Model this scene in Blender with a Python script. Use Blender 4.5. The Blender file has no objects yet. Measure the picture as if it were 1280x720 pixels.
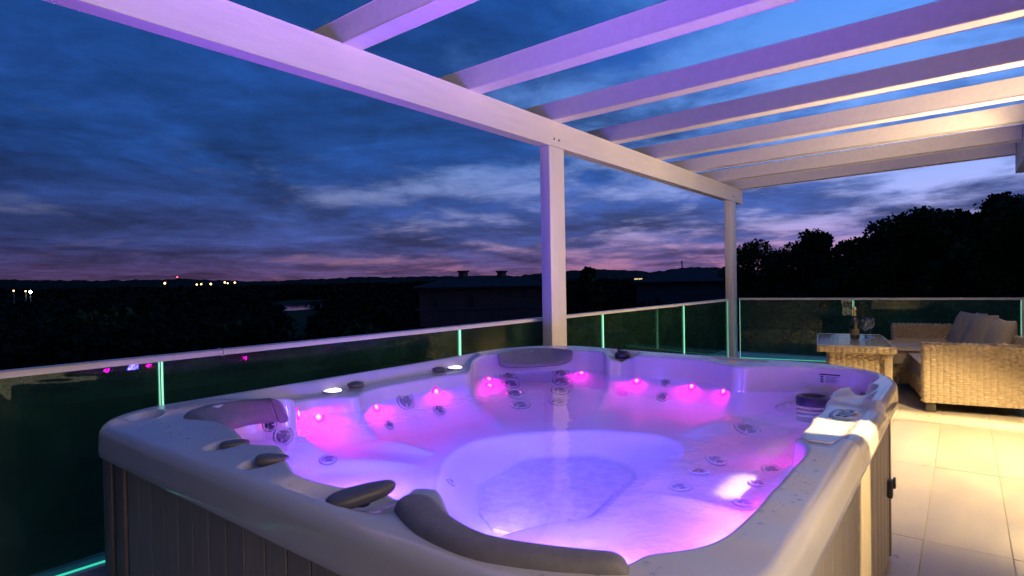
import bpy, bmesh, math, random
import numpy as np
from mathutils import Vector, Matrix
from mathutils.bvhtree import BVHTree

S = bpy.context.scene
COL = S.collection
PI = math.pi
rad = math.radians

# ------------------------------------------------------------------ camera
FPX, H = 726.62, 1.2
YAW, PITCH, ROLL = rad(37.859), rad(-0.7885), rad(-1.0273)
_f = np.array([math.cos(YAW), math.sin(YAW), 0]); _r = np.array([math.sin(YAW), -math.cos(YAW), 0]); _u = np.array([0, 0, 1.0])
_fw = _f * math.cos(PITCH) + _u * math.sin(PITCH)
_up = _u * math.cos(PITCH) - _f * math.sin(PITCH)
_r2 = _r * math.cos(ROLL) + _up * math.sin(ROLL)
_u2 = _up * math.cos(ROLL) - _r * math.sin(ROLL)
cam_d = bpy.data.cameras.new('camera')
cam_d.sensor_width = 36; cam_d.lens = 36 * FPX / 1280
cam_d.clip_start = 0.05; cam_d.clip_end = 6000
cam = bpy.data.objects.new('camera', cam_d); COL.objects.link(cam)
cam.matrix_world = Matrix(((_r2[0], _u2[0], -_fw[0], 0), (_r2[1], _u2[1], -_fw[1], 0), (_r2[2], _u2[2], -_fw[2], H), (0, 0, 0, 1)))
S.camera = cam

def ray(x, y):
    return _r2 * ((x - 640) / FPX) - _u2 * ((y - 360) / FPX) + _fw
def onz(x, y, z):
    d = ray(x, y); t = (z - H) / d[2]; return np.array([0, 0, H]) + t * d
def atd(x, y, dist):                      # point on the sight line at a horizontal distance
    d = ray(x, y); t = dist / math.hypot(d[0], d[1]); return np.array([0, 0, H]) + t * d

# ------------------------------------------------------------------ colour management
S.view_settings.view_transform = 'Standard'; S.view_settings.look = 'None'
S.view_settings.exposure = 0.0; S.view_settings.gamma = 1.0
S.cycles.use_denoising = True
S.cycles.max_bounces = 10; S.cycles.transparent_max_bounces = 12; S.cycles.glossy_bounces = 4
S.cycles.diffuse_bounces = 5; S.cycles.volume_bounces = 1
S.cycles.sample_clamp_indirect = 6.0
S.cycles.caustics_reflective = False; S.cycles.caustics_refractive = False

# ------------------------------------------------------------------ world: dusk sky with cloud bands
W = bpy.data.worlds.new('World'); S.world = W; W.use_nodes = True
def build_world():
    nt = W.node_tree; nt.nodes.clear(); N = nt.nodes.new; L = nt.links.new
    def math_(op, a, b=None, clamp=False):
        n = N('ShaderNodeMath'); n.operation = op; n.use_clamp = clamp
        for i, v in enumerate((a, b)):
            if v is None: continue
            if isinstance(v, (int, float)): n.inputs[i].default_value = v
            else: L(v, n.inputs[i])
        return n.outputs[0]
    def ramp(fac, stops, interp='LINEAR'):
        n = N('ShaderNodeValToRGB'); n.color_ramp.interpolation = interp
        e = n.color_ramp.elements
        while len(e) < len(stops): e.new(0.5)
        for el, (p, c) in zip(e, stops): el.position = p; el.color = (*c, 1)
        L(fac, n.inputs[0]); return n.outputs[0]
    def mix(fac, a, b):
        n = N('ShaderNodeMix'); n.data_type = 'RGBA'
        if isinstance(fac, (int, float)): n.inputs[0].default_value = fac
        else: L(fac, n.inputs[0])
        for s, v in ((n.inputs[6], a), (n.inputs[7], b)):
            if isinstance(v, tuple): s.default_value = (*v, 1)
            else: L(v, s)
        return n.outputs[2]
    tc = N('ShaderNodeTexCoord'); sp = N('ShaderNodeSeparateXYZ'); L(tc.outputs['Generated'], sp.inputs[0])
    x, y, z = sp.outputs
    zc = math_('MAXIMUM', z, 0.0)
    # along the sight axis towards the last light of the day (right of the picture)
    az = math_('ADD', math_('MULTIPLY', x, math.cos(rad(-20))), math_('MULTIPLY', y, math.sin(rad(-20))))
    azf = math_('ADD', math_('MULTIPLY', az, 0.62), 0.38, True)
    clear_l = ramp(zc, [(0.0, SKY['c0']), (0.035, SKY['c1']), (0.10, SKY['c2']), (0.22, SKY['c3']), (0.42, SKY['c4']), (1.0, SKY['c5'])])
    clear = mix(1.0, clear_l, clear_l)
    k = math_('ADD', math_('MULTIPLY', math_('POWER', azf, 2.2), 1.05), 0.30)
    vm = N('ShaderNodeVectorMath'); vm.operation = 'SCALE'; L(clear_l, vm.inputs[0]); L(k, vm.inputs['Scale'])
    clear = vm.outputs[0]
    # clouds laid out on a flat deck overhead
    den = math_('ADD', zc, 0.10)
    px = math_('DIVIDE', x, den); py = math_('DIVIDE', y, den)
    cv = N('ShaderNodeCombineXYZ'); L(px, cv.inputs[0]); L(py, cv.inputs[1])
    mp = N('ShaderNodeMapping'); L(cv.outputs[0], mp.inputs[0])
    mp.inputs['Rotation'].default_value = (0, 0, rad(SKY['rot'])); mp.inputs['Scale'].default_value = SKY['scale']; mp.inputs['Location'].default_value = SKY['loc']
    def noise(scale, detail, rough, dist=0.0, off=(0, 0, 0)):
        m2 = N('ShaderNodeMapping'); m2.inputs['Location'].default_value = off; L(mp.outputs[0], m2.inputs[0])
        n = N('ShaderNodeTexNoise'); n.inputs['Scale'].default_value = scale; n.inputs['Detail'].default_value = detail
        n.inputs['Roughness'].default_value = rough; n.inputs['Distortion'].default_value = dist
        L(m2.outputs[0], n.inputs['Vector']); return n.outputs[0]
    big = noise(0.42, 3, 0.5, 0.3, (3, 1, 0)); mid = noise(1.1, 9, 0.58, 0.35); fine = noise(4.2, 8, 0.62, 0.5, (7, 2, 0))
    d = math_('ADD', math_('ADD', math_('MULTIPLY', big, 0.55), math_('MULTIPLY', mid, 0.62)), math_('MULTIPLY', fine, 0.20))
    # fewer clouds towards the clear side and overhead
    cov = math_('SUBTRACT', SKY['cov'], math_('MULTIPLY', math_('POWER', azf, 2.0), SKY['covaz']))
    up_clear = math_('MULTIPLY', math_('MULTIPLY', zc, azf), SKY['covup'])
    dd = math_('SUBTRACT', math_('ADD', d, cov), up_clear)
    dens = N('ShaderNodeMapRange'); dens.interpolation_type = 'SMOOTHSTEP'
    L(dd, dens.inputs[0]); dens.inputs[1].default_value = 0.66; dens.inputs[2].default_value = 0.86
    cloud = ramp(zc, [(0.0, SKY['k0']), (0.06, SKY['k1']), (0.18, SKY['k2']), (0.5, SKY['k3'])])
    kk = math_('ADD', math_('MULTIPLY', azf, 0.75), 0.45)
    vm2 = N('ShaderNodeVectorMath'); vm2.operation = 'SCALE'; L(cloud, vm2.inputs[0]); L(kk, vm2.inputs['Scale'])
    # texture inside the cloud: thinner, lighter streaks
    thin = N('ShaderNodeMapRange'); L(fine, thin.inputs[0]); thin.inputs[1].default_value = 0.35; thin.inputs[2].default_value = 0.75
    thin.inputs[3].default_value = 0.8; thin.inputs[4].default_value = 1.35
    vm3 = N('ShaderNodeVectorMath'); vm3.operation = 'SCALE'; L(vm2.outputs[0], vm3.inputs[0]); L(thin.outputs[0], vm3.inputs['Scale'])
    # broad light and dark banks inside the cloud deck
    bank = N('ShaderNodeMapRange'); L(noise(0.75, 7, 0.6, 0.5, (11, 4, 0)), bank.inputs[0]); bank.inputs[1].default_value = 0.36; bank.inputs[2].default_value = 0.66
    bank.inputs[3].default_value = 0.50; bank.inputs[4].default_value = 1.75
    vm4 = N('ShaderNodeVectorMath'); vm4.operation = 'SCALE'; L(vm3.outputs[0], vm4.inputs[0]); L(bank.outputs[0], vm4.inputs['Scale']); vm3 = vm4
    op = math_('MULTIPLY', dens.outputs[0], 0.92)
    sky = mix(op, clear, vm3.outputs[0])
    # below the horizon: the dark land
    below = N('ShaderNodeMapRange'); L(z, below.inputs[0]); below.inputs[1].default_value = -0.02; below.inputs[2].default_value = 0.0
    sky = mix(below.outputs[0], (0.004, 0.005, 0.008), sky)
    bg = N('ShaderNodeBackground'); L(sky, bg.inputs[0]); bg.inputs[1].default_value = SKY['strength']
    out = N('ShaderNodeOutputWorld'); L(bg.outputs[0], out.inputs[0])
SKY = dict(c0=(0.42, 0.15, 0.26), c1=(0.37, 0.19, 0.36), c2=(0.31, 0.34, 0.68), c3=(0.15, 0.31, 0.76), c4=(0.07, 0.24, 0.76), c5=(0.03, 0.12, 0.50),
           k0=(0.085, 0.046, 0.125), k1=(0.030, 0.050, 0.185), k2=(0.010, 0.052, 0.230), k3=(0.007, 0.045, 0.205),
           rot=-20, scale=(1.0, 1.0, 1.0), loc=(0.3, 0.9, 0), cov=0.25, covaz=0.20, covup=0.08, strength=1.15)
build_world()

# ------------------------------------------------------------------ materials
def new_mat(name):
    m = bpy.data.materials.new(name); m.use_nodes = True
    nt = m.node_tree; b = nt.nodes['Principled BSDF']
    return m, nt, b
def mat(name, col, rough=0.5, metal=0.0, coat=0.0, var=0.0, vscale=8.0, bump=0.0, bscale=40.0, stretch=None, spec=0.5, rvar=0.0, col2=None):
    m, nt, b = new_mat(name); N = nt.nodes.new; L = nt.links.new
    b.inputs['Base Color'].default_value = (*col, 1); b.inputs['Roughness'].default_value = rough
    b.inputs['Metallic'].default_value = metal; b.inputs['Coat Weight'].default_value = coat
    b.inputs['Specular IOR Level'].default_value = spec
    tc = N('ShaderNodeTexCoord'); mp = N('ShaderNodeMapping'); L(tc.outputs['Object'], mp.inputs[0])
    if stretch: mp.inputs['Scale'].default_value = stretch
    if var or col2 or rvar:
        n = N('ShaderNodeTexNoise'); n.inputs['Scale'].default_value = vscale; n.inputs['Detail'].default_value = 7; n.inputs['Roughness'].default_value = 0.6
        L(mp.outputs[0], n.inputs['Vector'])
        r = N('ShaderNodeValToRGB'); e = r.color_ramp.elements
        e[0].position = 0.3; e[1].position = 0.7
        if col2: e[0].color = (*col, 1); e[1].color = (*col2, 1)
        else:
            e[0].color = (*[c * (1 - var) for c in col], 1); e[1].color = (*[min(1, c * (1 + var)) for c in col], 1)
        L(n.outputs[0], r.inputs[0]); L(r.outputs[0], b.inputs['Base Color'])
        if rvar:
            mr = N('ShaderNodeMapRange'); L(n.outputs[0], mr.inputs[0]); mr.inputs[1].default_value = 0.3; mr.inputs[2].default_value = 0.7
            mr.inputs[3].default_value = max(0.02, rough - rvar); mr.inputs[4].default_value = rough + rvar; L(mr.outputs[0], b.inputs['Roughness'])
    if bump:
        n2 = N('ShaderNodeTexNoise'); n2.inputs['Scale'].default_value = bscale; n2.inputs['Detail'].default_value = 5
        L(mp.outputs[0], n2.inputs['Vector'])
        bp = N('ShaderNodeBump'); bp.inputs['Strength'].default_value = bump; bp.inputs['Distance'].default_value = 0.01
        L(n2.outputs[0], bp.inputs['Height']); L(bp.outputs[0], b.inputs['Normal'])
    return m
def emit(name, col, strength):
    m, nt, b = new_mat(name)
    b.inputs['Base Color'].default_value = (*[min(1, c) for c in col], 1)
    b.inputs['Emission Color'].default_value = (*col, 1); b.inputs['Emission Strength'].default_value = strength
    return m
def glassy(name, tint, ior=1.5, rough=0.0, bump=0.0, bscale=3.0, haze=0.0, hazecol=(1, 1, 1), boost=1.0, smudge=0.0):
    m, nt, b = new_mat(name); nt.nodes.remove(b); N = nt.nodes.new; L = nt.links.new
    out = [n for n in nt.nodes if n.type == 'OUTPUT_MATERIAL'][0]
    tr = N('ShaderNodeBsdfTransparent'); tr.inputs[0].default_value = (*tint, 1)
    gl = N('ShaderNodeBsdfGlossy'); gl.inputs['Roughness'].default_value = rough
    fr = N('ShaderNodeFresnel'); fr.inputs[0].default_value = ior
    geo = N('ShaderNodeNewGeometry')
    bsrc = None
    if bump:
        tc = N('ShaderNodeTexCoord'); n = N('ShaderNodeTexNoise'); n.inputs['Scale'].default_value = bscale; n.inputs['Detail'].default_value = 3
        L(tc.outputs['Object'], n.inputs['Vector']); bp = N('ShaderNodeBump'); bp.inputs['Strength'].default_value = bump; bp.inputs['Distance'].default_value = 0.02
        L(n.outputs[0], bp.inputs['Height']); L(bp.outputs[0], gl.inputs['Normal'])
    # both sides reflect alike (thin sheet)
    ior_mix = N('ShaderNodeMix'); L(geo.outputs['Backfacing'], ior_mix.inputs[0]); ior_mix.inputs[2].default_value = ior; ior_mix.inputs[3].default_value = 1.0 / ior if False else ior
    lw = N('ShaderNodeLayerWeight'); lw.inputs['Blend'].default_value = 0.5
    # schlick from facing
    pw = N('ShaderNodeMath'); pw.operation = 'POWER'; L(lw.outputs['Facing'], pw.inputs[0]); pw.inputs[1].default_value = 5.0 if False else 4.0
    f0 = ((ior - 1) / (ior + 1)) ** 2
    ma = N('ShaderNodeMath'); ma.operation = 'MULTIPLY_ADD'; ma.use_clamp = True; L(pw.outputs[0], ma.inputs[0]); ma.inputs[1].default_value = (1 - f0) * boost; ma.inputs[2].default_value = f0 * boost
    nt.nodes.remove(fr); nt.nodes.remove(ior_mix)
    mx = N('ShaderNodeMixShader'); L(ma.outputs[0], mx.inputs[0])
    base = tr.outputs[0]
    if haze:
        df = N('ShaderNodeBsdfTranslucent'); df.inputs[0].default_value = (*hazecol, 1)
        d2 = N('ShaderNodeBsdfDiffuse'); d2.inputs[0].default_value = (*hazecol, 1)
        ad = N('ShaderNodeMixShader'); ad.inputs[0].default_value = 0.5; L(df.outputs[0], ad.inputs[1]); L(d2.outputs[0], ad.inputs[2])
        m1 = N('ShaderNodeMixShader'); m1.inputs[0].default_value = haze; L(tr.outputs[0], m1.inputs[1]); L(ad.outputs[0], m1.inputs[2]); base = m1.outputs[0]
        if smudge:
            tc2 = N('ShaderNodeTexCoord'); n3 = N('ShaderNodeTexNoise'); n3.inputs['Scale'].default_value = smudge; n3.inputs['Detail'].default_value = 8; n3.inputs['Roughness'].default_value = 0.7
            L(tc2.outputs['Object'], n3.inputs['Vector'])
            mr = N('ShaderNodeMapRange'); L(n3.outputs[0], mr.inputs[0]); mr.inputs[1].default_value = 0.48; mr.inputs[2].default_value = 0.75; mr.inputs[3].default_value = haze * 0.6; mr.inputs[4].default_value = haze * 1.6
            L(mr.outputs[0], m1.inputs[0])
    L(base, mx.inputs[1]); L(gl.outputs[0], mx.inputs[2]); L(mx.outputs[0], out.inputs[0])
    return m

M = {}
M['acrylic'] = mat('pearl_acrylic', (0.64, 0.62, 0.60), 0.15, coat=0.5, col2=(0.72, 0.70, 0.675), vscale=3.0)
M['basin'] = mat('submerged_acrylic', (0.70, 0.69, 0.69), 0.55, spec=0.12, var=0.03, vscale=3.0)
M['pillow'] = mat('pillow_foam', (0.22, 0.205, 0.208), 0.48, var=0.12, vscale=30, bump=0.12, bscale=260)
M['knob'] = mat('knob_plastic', (0.13, 0.125, 0.125), 0.3, var=0.1)
M['knob_dark'] = mat('knob_dark_plastic', (0.03, 0.03, 0.035), 0.3)
M['plank'] = mat('cabinet_board', (0.30, 0.265, 0.215), 0.5, col2=(0.36, 0.32, 0.265), vscale=5, stretch=(14, 14, 1.2), bump=0.12, bscale=30)
M['post_trim'] = mat('cabinet_trim', (0.20, 0.17, 0.14), 0.5, var=0.1)
M['dark_gap'] = mat('cabinet_backing', (0.012, 0.011, 0.010), 0.8)
M['metal'] = mat('jet_steel', (0.66, 0.66, 0.70), 0.32, metal=0.55, var=0.06)
M['jet_dark'] = mat('jet_grey_plastic', (0.05, 0.05, 0.10), 0.35)
M['white_wood'] = mat('white_painted_timber', (0.74, 0.71, 0.68), 0.42, var=0.05, vscale=3, stretch=(1, 8, 8), bump=0.10, bscale=14)
M['white_post'] = mat('white_painted_post', (0.74, 0.71, 0.68), 0.42, var=0.05, vscale=3, stretch=(8, 8, 1), bump=0.10, bscale=14)
M['bolt'] = mat('bolt_steel', (0.25, 0.24, 0.23), 0.4, metal=.8)
M['rail'] = mat('handrail_paint', (0.72, 0.68, 0.64), 0.35, var=0.06, vscale=5)
M['kerb'] = mat('kerb_render', (0.62, 0.60, 0.57), 0.7, var=0.12, vscale=6, bump=0.15, bscale=50)
M['tile'] = mat('porcelain_tile', (0.44, 0.40, 0.34), 0.34, col2=(0.54, 0.49, 0.42), vscale=2.6, stretch=(1, 2.2, 1), bump=0.06, bscale=18, rvar=0.08)
def per_piece(m, amt):
    nt = m.node_tree; b = nt.nodes['Principled BSDF']; src = b.inputs['Base Color'].links[0].from_socket
    oi = nt.nodes.new('ShaderNodeObjectInfo'); mr = nt.nodes.new('ShaderNodeMapRange'); nt.links.new(oi.outputs['Random'], mr.inputs[0]); mr.inputs[3].default_value = 1 - amt; mr.inputs[4].default_value = 1 + amt
    vm = nt.nodes.new('ShaderNodeVectorMath'); vm.operation = 'SCALE'; nt.links.new(src, vm.inputs[0]); nt.links.new(mr.outputs[0], vm.inputs['Scale']); nt.links.new(vm.outputs[0], b.inputs['Base Color'])
per_piece(M['tile'], .09); per_piece(M['plank'], .10)
M['grout'] = mat('tile_grout', (0.40, 0.365, 0.31), 0.9, var=0.15)
M['wicker'] = mat('wicker_strand', (0.32, 0.255, 0.17), 0.45, col2=(0.46, 0.375, 0.26), vscale=24, stretch=(1, 1, 3), bump=0.1, bscale=120)
M['wicker_dark'] = mat('furniture_foot', (0.05, 0.045, 0.04), 0.5)
M['cushion'] = mat('cushion_fabric', (0.30, 0.275, 0.25), 0.9, var=0.10, vscale=60, bump=0.25, bscale=300)
M['cushion_light'] = mat('seat_fabric', (0.46, 0.41, 0.35), 0.9, var=0.08, vscale=60, bump=0.2, bscale=300)
M['table_glass'] = mat('table_glass_sky_tint', (0.50, 0.53, 0.58), 0.05, coat=0.6, spec=0.9)  # bright sky reflection is put into the pale base colour
M['bottle'] = mat('dark_bottle_glass', (0.012, 0.016, 0.010), 0.06, coat=0.5)
M['foil'] = mat('gold_foil', (0.65, 0.45, 0.18), 0.35, metal=0.9, bump=0.3, bscale=120)
M['label'] = mat('bottle_paper', (0.10, 0.085, 0.05), 0.6, var=0.3, vscale=60)
M['wineglass'] = glassy('wine_glass', (0.86, 0.87, 0.87), 1.5, boost=3.0)
M['pane'] = glassy('railing_glass', (0.62, 0.80, 0.72), 1.5, boost=0.8, haze=0.065, hazecol=(0.28, 0.75, 0.42), smudge=4.0)  # green haze put into the glass for dim lit grass behind it
M['edge'] = emit('glass_edge_glow', (0.42, 1.0, 0.72), 0.75)  # pale green emission put in for the glow of side-lit glass
M['edge_led'] = emit('green_led_strip', (0.05, 0.85, 0.55), 0.8)
M['water'] = glassy('tub_water', (0.95, 0.95, 1.0), 1.33, bump=0.16, bscale=9.0, haze=0.04, hazecol=(0.82, 0.80, 0.92), boost=0.8)
M['drop'] = glassy('water_drop', (0.97, 0.97, 0.98), 1.33, boost=2.2)
M['led'] = emit('pink_led_lens', (1.0, 0.45, 0.85), 2.4)
M['led_ring'] = emit('magenta_led_halo', (1.0, 0.0, 0.55), 1.0)
M['lamp_lens'] = emit('shelf_lamp_lens', (1.0, 0.78, 0.97), 4.0)
M['foot_lamp'] = emit('footwell_lamp_lens', (0.35, 0.30, 1.0), 3.0)
M['panel_face'] = mat('panel_silver', (0.50, 0.51, 0.52), 0.22, metal=0.3, coat=0.4)
M['icon_dark'] = mat('panel_print_dark', (0.02, 0.02, 0.03), 0.4)
M['icon_orange'] = mat('panel_print_orange', (0.75, 0.25, 0.03), 0.4)
M['icon_blue'] = mat('panel_print_blue', (0.12, 0.28, 0.45), 0.4)
M['sticker'] = mat('sticker_vinyl', (0.62, 0.62, 0.70), 0.4, var=0.04)
M['wall'] = mat('house_render', (0.66, 0.62, 0.56), 0.85, var=0.06, vscale=3, bump=0.04, bscale=70)
M['door_glow'] = emit('added_door_glow', (1.0, .72, .45), 0.5)  # pane glow added to go with the unseen fill light
M['lamp_body'] = mat('lamp_housing', (0.03, 0.03, 0.03), 0.5)
M['ground'] = mat('dark_meadow', (0.020, 0.032, 0.011), 0.95, spec=0.05, col2=(0.036, 0.052, 0.018), vscale=0.35, bump=0.6, bscale=6)
M['hill'] = mat('wooded_hill', (0.010, 0.014, 0.008), 0.95, spec=0.05, col2=(0.022, 0.026, 0.014), vscale=0.02)
M['lake'] = mat('lake_water', (0.02, 0.03, 0.045), 0.06, spec=0.8, bump=0.05, bscale=0.8)
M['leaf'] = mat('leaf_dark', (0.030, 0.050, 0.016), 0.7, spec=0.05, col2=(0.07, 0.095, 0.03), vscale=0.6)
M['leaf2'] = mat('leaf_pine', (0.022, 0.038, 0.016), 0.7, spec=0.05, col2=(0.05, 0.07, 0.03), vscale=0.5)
M['bark'] = mat('bark', (0.05, 0.038, 0.028), 0.9, var=0.3, vscale=6, bump=0.4, bscale=20)
M['brick'] = mat('far_brick', (0.19, 0.07, 0.055), 0.85, col2=(0.25, 0.10, 0.075), vscale=3)
M['plaster'] = mat('far_plaster', (0.11, 0.10, 0.095), 0.9, var=0.1)
M['roof'] = mat('roof_tiles', (0.035, 0.033, 0.035), 0.9, spec=0.05, col2=(0.05, 0.047, 0.047), vscale=2)
M['dark_open'] = mat('dark_opening', (0.01, 0.01, 0.012), 0.4)
M['far_glass'] = mat('far_window_glass', (0.05, 0.06, 0.08), 0.05, spec=0.9)
M['town_orange'] = emit('street_lamp_orange', (1.0, 0.55, 0.18), 8.0)
M['town_white'] = emit('floodlight_white', (0.85, 1.0, 0.95), 40.0)
M['town_red'] = emit('beacon_red', (1.0, 0.06, 0.06), 8.0)
M['town_win'] = emit('lit_window', (1.0, 0.75, 0.35), 0.9)
M['pole'] = mat('lamp_pole', (0.06, 0.06, 0.06), 0.6)

# ------------------------------------------------------------------ helpers
def link(name, me, m=None, parent=None, smooth=False):
    if m is not None: me.materials.append(m)
    if smooth: me.polygons.foreach_set('use_smooth', [True] * len(me.polygons))
    o = bpy.data.objects.new(name, me); COL.objects.link(o)
    if parent is not None: o.parent = parent
    return o
def mesh(name, verts, faces):
    me = bpy.data.meshes.new(name); me.from_pydata([tuple(map(float, v)) for v in verts], [], [tuple(int(i) for i in f) for f in faces]); me.update()
    return me
def mesh_np(name, V, F):
    V = np.asarray(V, np.float32); F = np.asarray(F, np.int32); k = F.shape[1]; me = bpy.data.meshes.new(name)
    me.vertices.add(len(V)); me.vertices.foreach_set('co', V.ravel()); me.loops.add(F.size); me.loops.foreach_set('vertex_index', F.ravel())
    me.polygons.add(len(F)); me.polygons.foreach_set('loop_start', np.arange(len(F), dtype=np.int32) * k)
    me.update(calc_edges=True); return me
def pobj(name, verts, faces, m, parent=None, smooth=False):
    return link(name, mesh(name, verts, faces), m, parent, smooth)
def thing(name, label, cat, loc=(0, 0, 0), group=None, rz=0.0):
    o = bpy.data.objects.new(name, None); COL.objects.link(o); o.location = loc; o.rotation_euler = (0, 0, rz)
    o.empty_display_size = 0.1
    o['label'] = label; o['category'] = cat
    if group: o['group'] = group
    return o
def tag(o, label, cat, group=None):
    o['label'] = label; o['category'] = cat
    if group: o['group'] = group
    return o
def struct(o, kind='structure', label=None):
    o['kind'] = kind
    if label: o['label'] = label
    return o
def local(o, pts):                         # world points into the frame of an unrotated Empty
    l = np.array(o.location); return np.array(pts) - l
def rbox(name, lo, hi, m, parent=None, bevel=0.004, seg=2, origin=None, rz=0.0):
    lo = np.array(lo, float); hi = np.array(hi, float); bm = bmesh.new()
    c = (lo + hi) / 2
    bmesh.ops.create_cube(bm, size=1.0)
    for v in bm.verts: v.co = Vector(np.array(v.co) * (hi - lo) + c)
    if bevel: bmesh.ops.bevel(bm, geom=bm.edges[:], offset=bevel, segments=seg, affect='EDGES', profile=0.5)
    if rz: bmesh.ops.rotate(bm, verts=bm.verts[:], cent=Vector(c), matrix=Matrix.Rotation(rz, 3, 'Z'))
    me = bpy.data.meshes.new(name); bm.to_mesh(me); bm.free()
    o = link(name, me, m, parent, smooth=bool(bevel) and seg > 1)
    if o.data.polygons and bevel and seg > 1: flatten(o)
    return o
def flatten(o, ang=40):
    try: o.data.set_sharp_from_angle(angle=rad(ang))
    except Exception: pass
def bar(name, a, b, w, h, m, parent=None, bevel=0.004, up=(0, 0, 1), off=(0, 0)):
    """box beam from a to b; w across (horizontal), h along up"""
    a = Vector(a); b = Vector(b); d = (b - a); ln = d.length; d.normalize(); u = Vector(up)
    s = d.cross(u).normalized(); u = s.cross(d).normalized()
    bm = bmesh.new(); bmesh.ops.create_cube(bm, size=1.0)
    for v in bm.verts:
        x, y, z = v.co; v.co = a + d * ((x + .5) * ln) + s * (y * w + off[0]) + u * (z * h + off[1])
    if bevel: bmesh.ops.bevel(bm, geom=bm.edges[:], offset=bevel, segments=2, affect='EDGES', profile=0.5)
    me = bpy.data.meshes.new(name); bm.to_mesh(me); bm.free()
    o = link(name, me, m, parent, smooth=True); flatten(o); return o
def lathe(name, prof, m, parent=None, loc=(0, 0, 0), n=32, axis=None, caps=True):
    vs, fs = [], []
    ax = Vector(axis).normalized() if axis is not None else Vector((0, 0, 1))
    q = Vector((0, 0, 1)).rotation_difference(ax)
    for r, z in prof:
        for i in range(n):
            t = 2 * PI * i / n; v = q @ Vector((r * math.cos(t), r * math.sin(t), z)); vs.append(tuple(v + Vector(loc)))
    for k in range(len(prof) - 1):
        for i in range(n):
            j = (i + 1) % n; fs.append((k * n + i, k * n + j, (k + 1) * n + j, (k + 1) * n + i))
    if caps:
        fs.append(tuple(range(n))[::-1]); fs.append(tuple(range((len(prof) - 1) * n, len(prof) * n)))
    return pobj(name, vs, fs, m, parent, True)
def tube_pts(vs, fs, pts, radii, n=6):
    base = len(vs); P = [Vector(p) for p in pts]
    for k, p in enumerate(P):
        d = (P[min(k + 1, len(P) - 1)] - P[max(k - 1, 0)]).normalized()
        a = d.cross(Vector((0.13, 0.31, 0.94))).normalized(); b = d.cross(a)
        for i in range(n):
            t = 2 * PI * i / n; vs.append(tuple(p + (a * math.cos(t) + b * math.sin(t)) * radii[k]))
    for k in range(len(P) - 1):
        for i in range(n):
            j = (i + 1) % n; fs.append((base + k * n + i, base + k * n + j, base + (k + 1) * n + j, base + (k + 1) * n + i))
    fs.append(tuple(base + i for i in range(n))[::-1]); fs.append(tuple(base + (len(P) - 1) * n + i for i in range(n)))
def sstep(a, b, x):
    t = np.clip((x - a) / (b - a), 0, 1); return t * t * (3 - 2 * t)
def add_light(kind, name, loc, col, power, **kw):
    d = bpy.data.lights.new(name, kind); d.color = col; d.energy = power
    for k, v in kw.items():
        if k not in ('aim',): setattr(d, k, v)
    o = bpy.data.objects.new(name, d); COL.objects.link(o); o.location = loc
    if 'aim' in kw: o.rotation_euler = (Vector(kw['aim']) - Vector(loc)).to_track_quat('-Z', 'Y').to_euler()
    return o
rng = np.random.default_rng(7); random.seed(7)

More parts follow.
